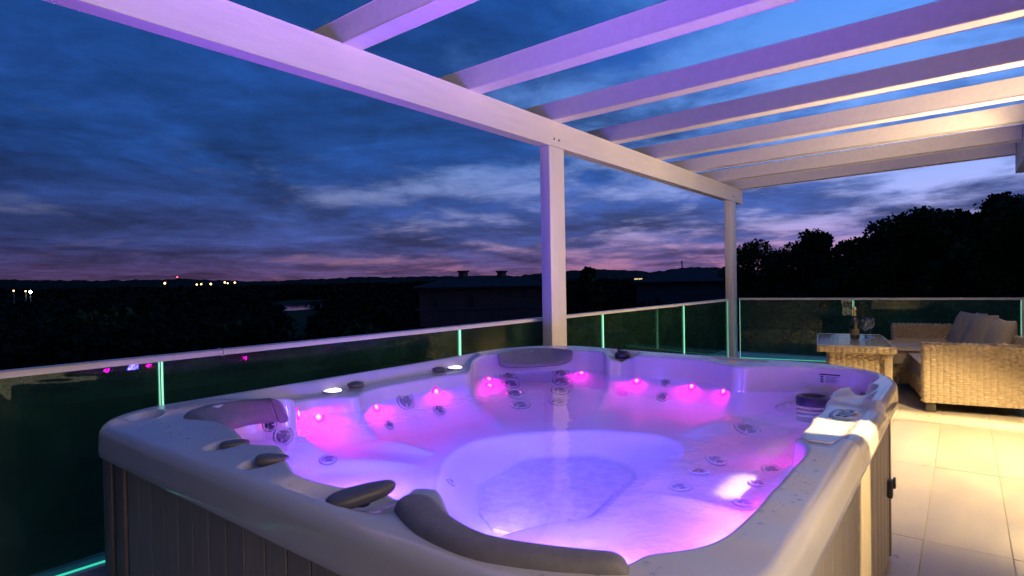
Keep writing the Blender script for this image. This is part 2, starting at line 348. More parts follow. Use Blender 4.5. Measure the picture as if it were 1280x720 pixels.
# =====================================================================================
# LARGE STRUCTURE: land, terrace, house wall, pergola, railings
# =====================================================================================
GZ = -5.0
def build_land():
    # ground: one sheet to the horizon, gently uneven
    rr = np.concatenate([np.linspace(0, 60, 25), np.geomspace(66, 3000, 34)]); na = 96
    vs, fs = [(0, 0, GZ)], []
    for r in rr[1:]:
        for i in range(na):
            t = 2 * PI * i / na; x, y = r * math.cos(t), r * math.sin(t)
            z = GZ + (0.25 * math.sin(x * .13 + 1) * math.cos(y * .11) if r < 90 else 0.0)
            vs.append((x, y, z))
    for i in range(na): fs.append((0, 1 + i, 1 + (i + 1) % na))
    for k in range(len(rr) - 2):
        for i in range(na):
            j = (i + 1) % na; a = 1 + k * na; fs.append((a + i, a + na + i, a + na + j, a + j))
    struct(pobj('ground', vs, fs, M['ground'], smooth=True))
    # far hills: two wooded ridges traced from their skyline
    def ridge(name, dist, sky, depth, rough, seed):
        r_ = np.random.default_rng(seed); xs = np.arange(-500, 1900, 2.0)
        ys = np.interp(xs, [p[0] for p in sky], [p[1] for p in sky])
        jit = np.convolve(r_.normal(0, 1, len(xs) + 4), [.2, .5, 1, .5, .2], 'valid') * rough
        vs, fs = [], []
        for x, y, j in zip(xs, ys, jit):
            p = atd(x, y + j, dist); e = p[:2] / np.linalg.norm(p[:2])
            for k, (f, zf) in enumerate(((-0.5, 0.0), (-0.25, 0.55), (-0.08, 0.9), (0, 1.0), (0.25, 0.7), (0.8, 0.0))):
                q = p[:2] + e * depth * f; vs.append((q[0], q[1], GZ - 1 + (p[2] - GZ + 1) * zf))
        for i in range(len(xs) - 1):
            for k in range(5): fs.append((i * 6 + k, i * 6 + 6 + k, i * 6 + 7 + k, i * 6 + k + 1))
        struct(pobj(name, vs, fs, M['hill'], smooth=False))
    ridge('hills', 1500, [(-500, 352), (0, 349), (120, 351), (230, 348.5), (300, 351), (350, 351), (440, 346.5), (560, 345), (640, 345.5), (680, 341), (735, 336.5), (760, 336.5), (820, 340), (850, 334), (890, 334), (960, 338), (1900, 330)], 400, 0.35, 3)
    ridge('hills', 700, [(-500, 358), (0, 357), (90, 353), (160, 354), (220, 357), (330, 357), (420, 352), (500, 352), (620, 356), (690, 352), (760, 345), (840, 343), (900, 341), (1900, 338)], 180, 0.5, 4)
    # lake glimpsed between the trees
    c = onz(375, 383, GZ); t = np.array([_r[0], _r[1]]); e = np.array([_f[0], _f[1]]); vs = [(c[0], c[1], GZ + .12)]; n = 40
    for i in range(n):
        a = 2 * PI * i / n; k = 1 + .12 * math.sin(3 * a + 1) + .07 * math.sin(7 * a)
        p = c[:2] + t * math.cos(a) * 12 * k + e * math.sin(a) * 40 * k; vs.append((p[0], p[1], GZ + .12))
    struct(pobj('lake', vs, [(0, 1 + i, 1 + (i + 1) % n) for i in range(n)], M['lake']))
build_land()

# ---- terrace slab and its tiles
slab = rbox('terrace_floor', (-3.0, -0.60, -0.40), (9.55, 3.10, -0.003), M['grout'], None, 0)
struct(slab)
tile_me = {}
def tiles():
    U0, V0, TU, TV, G = 3.168 - 1.24 * 5, 0.150 - 0.306 * 3, 1.24, 0.306, 0.0026
    n = 0
    for j in range(0, 12):
        for i in range(2, 11):
            v0 = V0 + j * TV; u0 = U0 + i * TU + 0.0
            if v0 + TV > 2.98 or v0 < -0.59 + 0: 
                if v0 < -0.59: v0c = -0.595
                else: continue
            if 0.75 < u0 and u0 + TU < 3.2 and v0 > 0.35: continue      # under the tub
            lo = (u0 + G / 2, max(v0, -0.595) + G / 2, -0.012); hi = (min(u0 + TU, 9.4) - G / 2, v0 + TV - G / 2, random.uniform(-0.0012, 0.0006))
            if hi[0] - lo[0] < .1 or hi[1] - lo[1] < .05: continue
            rbox('tile', lo, hi, M['tile'], slab, 0.002, 1); n += 1
tiles()

# ---- house wall along the right side of the terrace (outside the frame, seen in reflections)
hw = thing('house_wall', 'pale rendered house wall beside the terrace with one dark and one added glowing sliding door', 'wall', (3, -0.6, 0))
rbox('wall', (-6.0, -0.30, -5.0), (6.3, 0.0, 3.6), M['wall'], hw, 0)
for k, u in enumerate((-3.2, -.15)):
    f = rbox('door', (u, 0.0, 0.02), (u + 1.8, 0.04, 2.15), M['rail'], hw, 0.004)
    rbox('pane', (u + .07, 0.02, 0.1), (u + 1.73, 0.045, 2.08), M['door_glow'] if k else M['far_glass'], f, 0)

# ---- pergola
pg = thing('pergola', 'white painted timber pergola over the terrace with slanting row of rafters', 'pergola', (4.0, 2.65, 0))
def w2(p): return (p[0] - 4.0, p[1] - 2.65, p[2])
VB = 2.645
bar('beam', w2((-1.2, VB, 2.372)), w2((8.97, VB, 2.372)), 0.09, 0.205, M['white_wood'], pg, 0.005)
for (u0, u1, v0, v1) in ((3.855, 4.073, 2.60, 2.69), (8.43, 8.66, 2.60, 2.69)):
    rbox('post', w2((u0, v0 - .002, -0.005)), w2((u1, v1 + .001, 2.268)), M['white_post'], pg, 0.004)
for u in (3.93, 4.0, 8.51, 8.58):
    lathe('bolt', [(.010, 0), (.010, .004), (.006, .006)], M['bolt'], pg, w2((u, 2.5985, 2.33 if u < 8 else 2.34)), 12, (0, -1, 0))
raf = [1.914, 2.906, 3.895, 4.875, 5.87, 6.86, 7.86, 8.80]
for i, u in enumerate(raf):
    w = 0.118; sl = 0.02 + 0.13 * ((u - 1.9) / 6.9) ** 1.5
    a = (u + w / 2 + sl * 0.35, 2.95, 2.5425); b = (u + w / 2 - sl * 3.05, -0.455, 2.5425)
    bar('rafter', w2(a), w2(b), w, 0.138, M['white_wood'], pg, 0.005)
bar('ledger', w2((-1.2, -0.505, 2.44)), w2((8.42, -0.505, 2.44)), 0.095, 0.34, M['white_wood'], pg, 0.005)

# ---- glass railings
def railing(name, label, A, B, joints, gaps, z_top=0.885, z_bot=0.03, ends=(False, False)):
    A = np.array(A, float); B = np.array(B, float); d = (B - A); ln = np.linalg.norm(d); d /= ln
    root = thing(name, label, 'glass railing', (A[0], A[1], 0))
    P = lambda s, z, o=0.0: np.array([d[0] * s - d[1] * o, d[1] * s + d[0] * o, z])
    # handrail in lengths
    cuts = [0] + [j for j in gaps] + [ln]
    for a, b in zip(cuts[:-1], cuts[1:]):
        bar('handrail', P(a + .001, z_top - .013), P(b - .001, z_top - .013), 0.055, 0.026, M['rail'], root, 0.005)
    bar('base_channel', P(0, 0.008), P(ln, 0.008), 0.11, 0.05, M['kerb'], root, 0.004)
    st = [0.0] + list(joints) + [ln]
    for a, b in zip(st[:-1], st[1:]):
        g = 0.009
        p = bar('glass_pane', P(a + g, (z_top - .026 + z_bot) / 2), P(b - g, (z_top - .026 + z_bot) / 2), 0.012, z_top - .03 - z_bot, M['pane'], root, 0)
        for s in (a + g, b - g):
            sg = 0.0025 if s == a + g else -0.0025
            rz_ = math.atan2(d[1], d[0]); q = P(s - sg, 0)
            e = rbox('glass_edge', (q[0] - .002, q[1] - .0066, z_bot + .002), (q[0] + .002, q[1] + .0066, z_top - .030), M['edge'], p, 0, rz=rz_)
    bar('led_strip', P(0.01, 0.036, -0.02), P(ln - .01, 0.036, -0.02), 0.008, 0.006, M['edge_led'], root, 0)
    return root, P
A0 = onz(0, 464, .885); A1 = onz(906, 374, .885)
dA = (A1 - A0) / np.linalg.norm(A1 - A0)
S0 = A0 - dA * 1.6; S1 = A1 + dA * 0.10
def s_on(x, y): return float(np.dot(onz(x, y, .885) - S0, dA))
side_rail, _ = railing('glass_railing', 'long glass railing with pale handrail along the left side behind the hot tub', S0[:2], S1[:2],
        [s_on(199.5, 444), s_on(574.5, 407), s_on(745, 389), s_on(844, 379)], [s_on(272, 436)])
B0 = onz(924, 372.5, .885); B1 = onz(1277, 372, .885); dB = (B1 - B0) / np.linalg.norm(B1 - B0)
rear_rail, Pr = railing('glass_railing', 'shorter glass railing across the far end of the terrace behind the table and sofa', B0[:2], B1[:2],
        [float(np.dot(onz(1066, 372, .885) - B0, dB))], [])
lnB = np.linalg.norm(B1 - B0)
rbox('end_post', (Pr(lnB + .02, 0)[0] - .03, Pr(lnB + .02, 0)[1] - .02, 0.0), (Pr(lnB + .02, 0)[0] + .03, Pr(lnB + .02, 0)[1] + .02, .888), M['rail'], rear_rail, 0.003)

# =====================================================================================
# HOT TUB
# =====================================================================================
R_ = 0.746
CX, CY = 1.95, 1.30
WATER_DENSITY = 0.44          # scatter put into the water to make it glow
WZ = 0.622                     # water level
OUT = dict(u0=0.652, u1=3.345, v0=0.218, v1=2.452)
def outer_polar(inset=0.0):
    cr = {'L': .27, 'N': .30, 'R': .46, 'F': .60}
    u0, u1, v0, v1 = OUT['u0'] + inset, OUT['u1'] - inset, OUT['v0'] + inset, OUT['v1'] - inset
    pts = []
    for key, cx, cy, sx, sy, a0 in (('F', u1, v1, -1, -1, 0), ('L', u0, v1, 1, -1, 90), ('N', u0, v0, 1, 1, 180), ('R', u1, v0, -1, 1, 270)):
        r = cr[key] - inset
        for t in np.linspace(0, 90, 40):
            a = rad(a0 + t); pts.append((cx + sx * r + r * math.cos(a), cy + sy * r + r * math.sin(a)))
    pts = np.array(pts); nx = np.roll(pts, -1, 0)
    pts = np.concatenate([pts + (nx - pts) * t for t in np.linspace(0, 1, 240, endpoint=False)])
    d = pts - [CX, CY]; ang = np.degrees(np.arctan2(d[:, 1], d[:, 0])) % 360; rr = np.hypot(d[:, 0], d[:, 1])
    return ang, rr
def pinterp(th, ang, rr):
    o = np.argsort(ang); a = np.array(ang)[o]; r = np.array(rr)[o]
    return np.interp(th, np.concatenate([a - 360, a, a + 360]), np.concatenate([r, r, r]))
# inner edge of the rim: (angle about the tub centre, radius, height)
INNER = [(137.1,1.338,R_),(142.1,1.337,R_),(144.6,1.279,R_),(147.6,1.208,R_),(151.9,1.171,R_),(156.2,1.156,R_),(159.6,1.150,R_),(163.5,1.149,R_),(166.0,1.117,R_),(167.6,1.083,R_),(171.1,1.094,R_),(176.9,1.136,R_),(181.3,1.171,R_),
 (183.6,1.150,.730),(185.2,1.098,.706),(187.2,1.079,.700),(191.8,1.062,.710),(197.5,1.090,.735),(199.9,1.113,R_),(201.0,1.135,R_),(203.1,1.208,R_),(204.6,1.269,R_),(206.6,1.315,R_),(209.1,1.361,R_),(211.6,1.383,R_),(213.8,1.396,R_),(216.1,1.412,R_),(217.6,1.420,R_),(218.5,1.408,R_),(218.9,1.390,R_),(219.4,1.379,R_),(220.5,1.375,R_),(222.9,1.367,R_),(225.0,1.349,R_),(227.0,1.319,R_),(230.5,1.257,R_),(236.1,1.169,R_),(241.5,1.107,R_),(245.4,1.069,R_),(250.7,1.032,R_),(254.0,1.008,R_),(255.9,.986,R_),(259.0,.936,R_-.006),(263,.915,.728),(272.9,.893,.722),(286.4,.919,.720),(299.3,1.011,.720),(303.0,1.055,.725),(304.6,1.075,.738),(306.6,1.110,R_),(309.3,1.261,R_),(313.5,1.371,R_),(317.0,1.457,R_),(319.9,1.510,R_),(323.3,1.534,R_),(326.1,1.491,R_),(330.4,1.395,R_),(334.7,1.260,R_),(336.9,1.140,R_),(340.2,1.112,R_),(347.1,1.168,R_),(355.4,1.220,R_),(0.5,1.216,R_),(6.0,1.199,R_),(10.8,1.198,R_),(12.5,1.225,.722),(15.5,1.22,.710),(18.2,1.185,.712),(19.2,1.20,.735),(20.5,1.300,R_),(25.1,1.369,R_),(29.4,1.400,R_),(34,1.39,R_),(39.6,1.365,R_),(44,1.325,R_),(48.2,1.290,R_),(52,1.268,R_),(55.2,1.243,R_),(58.2,1.190,.722),(60.5,1.06,.700),(62.6,.985,.692),(64.5,.968,.690),(70.9,.965,.690),(79.3,.958,.690),(88.1,.952,.690),(96.2,.960,.690),(105.0,.947,.690),(110.2,.915,.690),(112.3,.935,.690),(114.0,1.03,.690),(116.5,1.100,.690),(119.6,1.099,.700),(123,1.085,.715),(127.0,1.063,.735),(128.9,1.075,R_),(129.8,1.160,R_),(131.5,1.225,R_),(133.6,1.280,R_)]
FOOT = [(1.377,1.177),(1.39,1.30),(1.44,1.45),(1.55,1.58),(1.655,1.667),(1.767,1.768),(1.935,1.888),(2.176,1.955),(2.399,1.872),(2.581,1.70),(2.752,1.445),(2.80,1.216),(2.70,1.085),(2.262,1.050),(1.965,1.030),(1.774,1.001),(1.697,1.026),(1.599,1.107),(1.491,1.155),(1.432,1.172)]
FLOOR = [(1.97,1.745),(2.15,1.76),(2.345,1.79),(2.515,1.66),(2.63,1.535),(2.605,1.32),(2.47,1.20),(1.95,1.13),(1.78,1.12),(1.62,1.21),(1.60,1.38),(1.69,1.53)]
ZF_SEAT, ZFLOOR = 0.465, 0.325
FOOT = [(x * (H - ZF_SEAT) / .8, y * (H - ZF_SEAT) / .8) for x, y in FOOT]; FLOOR = [(x * (H - ZFLOOR) / .93, y * (H - ZFLOOR) / .93) for x, y in FLOOR]
NT = 1080
TH = np.arange(NT) * 360.0 / NT
RO = pinterp(TH, *outer_polar())
RI = pinterp(TH, [p[0] for p in INNER], [p[1] for p in INNER])
ZI = pinterp(TH, [p[0] for p in INNER], [p[2] for p in INNER])
ker = np.array([1, 3, 5, 3, 1.0]); ker /= ker.sum()
def circ_smooth(a, k=1):
    for _ in range(k):
        a = sum(w * np.roll(a, i - 2) for i, w in enumerate(ker))
    return a
RI = circ_smooth(RI, 3); ZI = circ_smooth(ZI, 4)
def poly_polar(pts):
    d = np.array(pts) - [CX, CY]; return np.degrees(np.arctan2(d[:, 1], d[:, 0])) % 360, np.hypot(d[:, 0], d[:, 1])
RF = circ_smooth(pinterp(TH, *poly_polar(FOOT)), 14)
def polar_poly_exact(pts):                 # straight-edged polygon in polar form
    P = np.array(pts); Q = np.roll(P, -1, 0); aa, rr = [], []
    for p, q in zip(P, Q):
        for t in np.linspace(0, 1, 12, endpoint=False):
            w = p + (q - p) * t - [CX, CY]; aa.append(math.degrees(math.atan2(w[1], w[0])) % 360); rr.append(math.hypot(*w))
    return aa, rr
RL = circ_smooth(pinterp(TH, *polar_poly_exact(FLOOR)), 3)
cs, sn = np.cos(np.radians(TH)), np.sin(np.radians(TH))
# recessed dishes in the rim: centre, half axes, rotation, depth, edge softness
BOWLS = [((0.800,1.668), .066, .040, 12, .026), ((0.780,1.425), .070, .040, 10, .026), ((0.815,1.040), .105, .085, 8, .030),
         ((2.70,0.318), .100, .042, -6, .040), ((3.240,0.975), .050, .165, 0, .045), ((0.815,2.285), .055, .085, -35, .022),
         ((3.200,1.648), .070, .070, 0, .030)]
def rim_z(U, V, z):
    # control panel section of the right rim sits lower
    lo = 1.842; hi = 2.47 - (0.42 - V) * 0.35
    p = sstep(lo - .02, lo + .012, U) * (1 - sstep(hi - .012, hi + .03, U)) * (1 - sstep(.55, .65, V))
    z = z - 0.024 * p * sstep(.70, .745, z)
    for (cu, cv), a, b, rot, dep in BOWLS:
        c_, s_ = math.cos(rad(rot)), math.sin(rad(rot)); du, dv = U - cu, V - cv
        q = np.sqrt(((du * c_ + dv * s_) / a) ** 2 + ((-du * s_ + dv * c_) / b) ** 2)
        z = z - dep * (1 - sstep(.62, 1.06, q))
    return z
rings = []           # each ring: (radius array, z array)
def XY(r): return CX + r * cs, CY + r * sn
def add_ring(r, z):
    u, v = XY(r); rings.append(np.stack([u, v, np.broadcast_to(z, r.shape)], 1))
LIPZ = 0.646
RFAR = 0.012 * np.exp(-((TH - 35) / 18.0) ** 2)          # rim swells a little behind the far headrest
add_ring(RO - .035, LIPZ); add_ring(RO - .006, LIPZ); add_ring(RO, LIPZ + .006)
def edge_z(off):
    u, v = XY(RO - .03); return rim_z(u, v, np.full(NT, R_)) + RFAR
EZ = edge_z(0)
for t in (0.3, 0.7, 1.0): add_ring(RO - .004 * t, LIPZ + .006 + (EZ - .034 - LIPZ - .006) * t)
for a in (20, 40, 60, 78, 90): add_ring(RO - .004 - .034 * (1 - math.cos(rad(a))), EZ - .034 * (1 - math.sin(rad(a))))
NR = 46
r_o = RO - .038; r_i = RI + .018
for k in range(1, NR + 1):
    s = k / NR; r = r_o + (r_i - r_o) * s; u, v = XY(r)
    zb = R_ + (ZI - R_) * sstep(.06, .42, s) + RFAR * (1 - s)
    add_ring(r, rim_z(u, v, zb))
last = rings[-1][:, 2]
for a in (25, 50, 72, 90): add_ring(RI + .018 * (1 - math.sin(rad(a))), last - .018 * (1 - math.cos(rad(a))))
zt = rings[-1][:, 2]; WALL0 = len(rings) - 1
for t in (.25, .5, .75, 1.0): add_ring(RI - .010 * t, zt + (WZ - .003 - zt) * t)
add_ring(RI - .012, np.full(NT, 0.612))
# seats below the water: back slope, seat, ridge between seats, footwell edge
tau = 0.30 + 0.40 * np.exp(-(((TH - 38 + 180) % 360 - 180) / 22.0) ** 2) + 0.30 * np.exp(-(((TH - 150 + 180) % 360 - 180) / 20.0) ** 2) + .15 * np.exp(-(((TH - 85 + 180) % 360 - 180) / 20.0) ** 2)
ridge = sum(h * np.exp(-(((TH - a + 180) % 360 - 180) / w) ** 2) for a, w, h in ((60, 4, .035), (20, 4, .03), (113, 4.5, .045), (130, 4, .04), (258, 4, .03), (336, 6, .05), (200, 6, .03), (305, 5, -.05)))
NS = 30; rw = RI - .012
for k in range(1, NS + 1):
    t = k / NS; x = np.clip(t / tau, 0, 1)
    prof = 0.610 - (0.610 - ZF_SEAT) * (1 - (1 - x) ** 1.8) - 0.010 * t
    rr_ = rw + (RF + .02 - rw) * t
    prof = prof + ridge * math.sin(PI * min(1, t * 1.15)) ** 0.8 * (t < .87)
    add_ring(rr_, np.minimum(prof, 0.611))
zs = rings[-1][:, 2]
for a in (30, 60, 90): add_ring(RF + .02 - .02 * math.sin(rad(a)), zs - .02 * (1 - math.cos(rad(a))))
zs = rings[-1][:, 2]; r0 = RF.copy()
for t in np.linspace(.12, 1, 10): add_ring(r0 + (RL + .02 - r0) * t ** 1.6, zs + (ZFLOOR + .012 - zs) * t)
add_ring(RL + .006, ZFLOOR + .002); add_ring(RL * .98, ZFLOOR)
for f in (.75, .5, .25, .08): add_ring(RL * f, ZFLOOR)
ALL = np.concatenate(rings); nr = len(rings)
faces = []
for k in range(nr - 1):
    a = k * NT; b = a + NT; i = np.arange(NT); j = (i + 1) % NT
    faces.append(np.stack([a + i, a + j, b + j, b + i], 1))
faces = np.concatenate(faces)
TB = np.array([CX, CY, 0.0])
tub = thing('hot_tub', 'large square hot tub glowing violet and pink with cream acrylic rim and panelled cabinet', 'hot tub', tuple(TB))
SPL = WALL0 + 4
me = mesh('shell', (ALL - TB)[:(SPL + 1) * NT], faces[:SPL * NT][:, ::-1])
shell = link('shell', me, M['acrylic'], tub, True)
me = mesh('basin', (ALL - TB)[SPL * NT:], (faces[SPL * NT:] - SPL * NT)[:, ::-1].tolist() + [[(nr - 1 - SPL) * NT + i for i in range(NT)]])
basin = link('basin', me, M['basin'], tub, True)
bvh = BVHTree.FromPolygons([Vector(v) for v in ALL], [tuple(f) for f in faces.tolist()])
def hit(x, y):
    p, n, i, d = bvh.ray_cast(Vector((0, 0, H)), Vector(ray(x, y)).normalized())
    if p is None: return None, None
    if n.dot(Vector(ray(x, y))) > 0: n = -n
    return p, n
def T(p): return (p[0] - CX, p[1] - CY, p[2])

# water
def water():
    ks = np.array([1.0, .96, .9, .8, .65, .5, .35, .2, .08]); vs, fs = [], []
    for k in ks:
        r = (RI + .004) * k
        for i in range(NT // 4):
            ii = i * 4; vs.append((r[ii] * cs[ii], r[ii] * sn[ii], WZ))
    n = NT // 4
    for k in range(len(ks) - 1):
        for i in range(n): j = (i + 1) % n; fs.append((k * n + i, k * n + j, k * n + n + j, k * n + n + i))
    fs.append(tuple((len(ks) - 1) * n + i for i in range(n)))
    b0 = len(vs)
    for i in range(n): vs.append((vs[i][0] * 1.0, vs[i][1], ZFLOOR - .02))
    for i in range(n): j = (i + 1) % n; fs.append((i, b0 + i, b0 + j, j))
    fs.append(tuple(b0 + i for i in range(n))[::-1])
    o = pobj('water', vs, fs, M['water'], tub, True)
    o['label'] = 'clear still water glowing violet with pink patches'
water()
nt = M['water'].node_tree; vsc = nt.nodes.new('ShaderNodeVolumeScatter'); vsc.inputs['Color'].default_value = (.86, .84, .97, 1); vsc.inputs['Density'].default_value = WATER_DENSITY; vsc.inputs['Anisotropy'].default_value = .2
nt.links.new(vsc.outputs[0], [q for q in nt.nodes if q.type == 'OUTPUT_MATERIAL'][0].inputs['Volume'])

# cabinet: backing, planks, posts
back_pts = outer_polar(.055)
def cabinet():
    # dark backing just behind the boards
    a = TH[::6]; r = pinterp(a, *outer_polar(.052)); vs, fs = [], []
    for z in (0.02, LIPZ + .004):
        for t, q in zip(a, r): vs.append((q * math.cos(rad(t)), q * math.sin(rad(t)), z))
    n = len(a)
    for i in range(n): j = (i + 1) % n; fs.append((i, j, n + j, n + i))
    pobj('backing', vs, fs, M['dark_gap'], tub, True)
    # boards round the straight sides; rounded corners get narrow boards
    def board(p, q, wscale=1.0):
        bar('plank', T((*p, .02)), T((*p, LIPZ - .001)), 0.001, 0.001, M['plank'], tub)
    L_near = OUT['u0'] + .030
    def plank_line(p0, d, n_out, start, stop, w):
        s = start
        while s < stop - .02:
            e = min(s + w, stop); g = .006
            c0 = np.array(p0) + np.array(d) * (s + g / 2); c1 = np.array(p0) + np.array(d) * (e - g / 2)
            o_ = np.array(n_out) * .011
            lo = np.minimum(np.minimum(c0 + o_, c1 + o_), np.minimum(c0 - o_, c1 - o_)); hi = np.maximum(np.maximum(c0 + o_, c1 + o_), np.maximum(c0 - o_, c1 - o_))
            rbox('plank', T((*lo, .025)), T((*hi, LIPZ - .002)), M['plank'], tub, .0015, 1)
            s = e
    # left-near face (faces the camera's left)
    plank_line((L_near + .012, 0), (0, 1), (1, 0), 0.53, 2.075, .0905)
    rbox('corner_post', T((L_near - .004, 2.085, .012)), T((L_near + .03, 2.165, LIPZ - .0025)), M['post_trim'], tub, .006)
    rbox('corner_post', T((L_near - .004, 2.195, .012)), T((L_near + .03, 2.27, LIPZ - .0025)), M['post_trim'], tub, .006)
    # right face with a lit trim post in the middle
    Vr = OUT['v0'] + .032 + .012
    plank_line((0, Vr), (1, 0), (0, 1), 0.98, 1.90, .115)
    plank_line((0, Vr), (1, 0), (0, 1), 2.22, 2.86, .115)
    rbox('trim_post', T((1.905, Vr - .018, .018)), T((2.215, Vr + .01, LIPZ - .0025)), M['plank'], tub, .012, 3)
    rbox('corner_post', T((2.868, Vr - .016, .012)), T((2.90, Vr + .02, LIPZ - .0025)), M['post_trim'], tub, .005)
    rbox('plinth', T((0.75, Vr + .012, 0.0)), T((2.84, Vr + .03, .024)), M['dark_gap'], tub, 0)
    # rounded far-right corner and the hidden far sides as one run of narrow boards each
    for k, t in enumerate(np.arange(313, 482, 5.0)):
        r = float(pinterp(np.array([t % 360]), *outer_polar(.045))[0]); r2 = float(pinterp(np.array([(t + 5) % 360]), *outer_polar(.045))[0])
        p = np.array([r * math.cos(rad(t)), r * math.sin(rad(t))]); q = np.array([r2 * math.cos(rad(t + 5)), r2 * math.sin(rad(t + 5))])
        if p[0] + CX < 2.905 and p[1] + CY < 1: continue
        bar('plank', (*(p + (q - p) * .02), .335), (*(p + (q - p) * .98), .335), .02, .618, M['plank'], tub, .003)
    # latch on the far end of the right face
    lt = rbox('latch', T((2.785, Vr - .030, .285)), T((2.825, Vr - .011, .355)), M['knob_dark'], tub, .004)
    rbox('latch_clip', T((2.793, Vr - .040, .325)), T((2.817, Vr - .030, .368)), M['knob_dark'], lt, .003)
cabinet()

# headrest pillows
def pad(name, inner, outer, m, thick, label=None, dome=0.6, nu=90, nv=18, sink=.006):
    """pad between two 3-D polylines, rounded along and across"""
    def res(c, n):
        c = np.array(c, float); d = np.r_[0, np.cumsum(np.linalg.norm(np.diff(c, axis=0), axis=1))]
        # smooth the polyline
        t = np.linspace(0, d[-1], n); o = np.stack([np.interp(t, d, c[:, k]) for k in range(3)], 1)
        for _ in range(10): o[1:-1] = .25 * o[:-2] + .5 * o[1:-1] + .25 * o[2:]
        return o
    I = res(inner, nu); O = res(outer, nu); top, bot = [], []
    for i in range(nu):
        x = O[i] - I[i]; tang = I[min(i + 1, nu - 1)] - I[max(i - 1, 0)]
        nrm = np.cross(tang, x); nrm /= np.linalg.norm(nrm) + 1e-9
        if nrm[2] < 0: nrm = -nrm
        e = min(i, nu - 1 - i) / (nu - 1); end = min(1.0, (e / .07)) ; end = math.sqrt(max(0, 1 - (1 - end) ** 2))
        nar = 1 - .28 * (1 - end)
        for k in range(nv):
            v = k / (nv - 1); vv = .5 + (v - .5) * nar
            w = 1 - abs(2 * v - 1) ** 3.2; w = max(0, w) ** dome
            base = I[i] + x * vv - nrm * sink
            top.append(base + nrm * (thick * w * (.25 + .75 * end) + .001)); bot.append(base - nrm * .008)
    n = nu * nv; vs = np.array(top + bot) - TB; fs = []
    for i in range(nu - 1):
        for k in range(nv - 1):
            a = i * nv + k; fs.append((a, a + 1, a + nv + 1, a + nv)); fs.append((n + a, n + a + nv, n + a + nv + 1, n + a + 1))
    rim = [i * nv for i in range(nu)] + [(nu - 1) * nv + k for k in range(1, nv)] + [i * nv + nv - 1 for i in range(nu - 2, -1, -1)] + [k for k in range(nv - 2, 0, -1)]
    for a, b in zip(rim, rim[1:] + rim[:1]): fs.append((a, b, n + b, n + a))
    me = mesh(name, vs, fs); bm = bmesh.new(); bm.from_mesh(me); bmesh.ops.recalc_face_normals(bm, faces=bm.faces[:]); bm.to_mesh(me); bm.free()
    o = link(name, me, m, tub, True)
    if label: o['label'] = label
    return o
P4I = [onz(*p, .748) for p in [(500,628),(520,624),(542,625),(552,634),(566,651),(585,664),(610,676),(645,684),(695,691),(745,697),(778,699),(786,704)]]
P4O = [onz(*p, .742) for p in [(491,637),(500,655),(515,670),(540,684),(570,697),(600,706),(640,713),(690,719),(740,722),(788,724)]]
pad('headrest', P4I, P4O, M['pillow'], .028, 'long curved grey headrest on the near rim')
P1T = [onz(*p, .752) for p in [(228,521),(237,512),(260,504.5),(300,499.5),(330,498),(350,498.5)]]
P1B = [(.915,1.985,.735),(.99,2.10,.690),(1.06,2.165,.668),(1.14,2.185,.660),(1.21,2.15,.658),(1.262,2.10,.658)]
pad('headrest', P1B, P1T, M['pillow'], .018, 'curved grey headrest in the left corner seat')
P2T = [onz(*p, .757) for p in [(622,441.5),(640,437.5),(662,434.5),(690,434.5),(717,437)]]
P2B = [(2.705,2.205,.685),(2.80,2.11,.680),(2.90,2.03,.680),(3.00,1.965,.680),(3.08,1.93,.685)]
pad('headrest', P2B, P2T, M['pillow'], .014, 'wide grey headrest in the far corner seat', dome=.35)

# control knobs set in the dishes
def oval_knob(c, a, b, rot, h, tilt, m, label=None, name='control_knob'):
    vs, fs = [], []; n = 40; prof = [(.70, -.5), (.86, -.45), (.95, -.25), (1.0, 0.05), (.985, .25), (.92, .42), (.78, .5), (.4, .54), (.05, .55)]
    rz = Matrix.Rotation(rad(rot), 3, 'Z') @ Matrix.Rotation(rad(tilt[0]), 3, 'Y') @ Matrix.Rotation(rad(tilt[1]), 3, 'X')
    for r, z in prof:
        for i in range(n):
            t = 2 * PI * i / n; ct, st = math.cos(t), math.sin(t)
            x = math.copysign(abs(ct) ** .85, ct) * a * r; y = math.copysign(abs(st) ** .85, st) * b * r * (1 + .25 * ct)
            vs.append(tuple(rz @ Vector((x, y, z * h)) + Vector(T(c))))
    for k in range(len(prof) - 1):
        for i in range(n): j = (i + 1) % n; fs.append((k * n + i, k * n + j, k * n + n + j, k * n + n + i))
    fs.append(tuple(range(n))[::-1]); fs.append(tuple((len(prof) - 1) * n + i for i in range(n)))
    o = pobj(name, vs, fs, m, tub, True)
    if label: o['label'] = label
    lathe('stem', [(min(a, b) * .5, -.014), (min(a, b) * .5, .0)], M['knob_dark'], o, T((c[0], c[1], c[2] - h * .3)), 16)
    return o
oval_knob((.822, 1.660, .740), .040, .026, 150, .022, (0, 0), M['knob'])
oval_knob((.800, 1.420, .744), .042, .028, 150, .024, (-6, 0), M['knob'])
oval_knob((.792, 1.042, .737), .078, .036, 160, .026, (5, 0), M['knob'], 'large grey paddle knob on the near rim')
for x, y, r in ((548, 463, .037), (444, 482, .042)):
    p, n = hit(x, y)
    lathe('control_knob', [(r * 1.05, -.012), (r * 1.05, .006), (r, .012), (r * .88, .0155), (r * .6, .016), (r * .5, .019), (r * .1, .0195)], M['knob'], tub, T(p), 28)
k = lathe('control_knob', [(.045, -.01), (.045, .016), (.041, .024), (.03, .027)], M['knob_dark'], tub, T((3.20, 1.645, .722)), 28)
bar('grip', T((3.17, 1.61, .752)), T((3.23, 1.68, .752)), .018, .014, M['knob_dark'], k, .004)

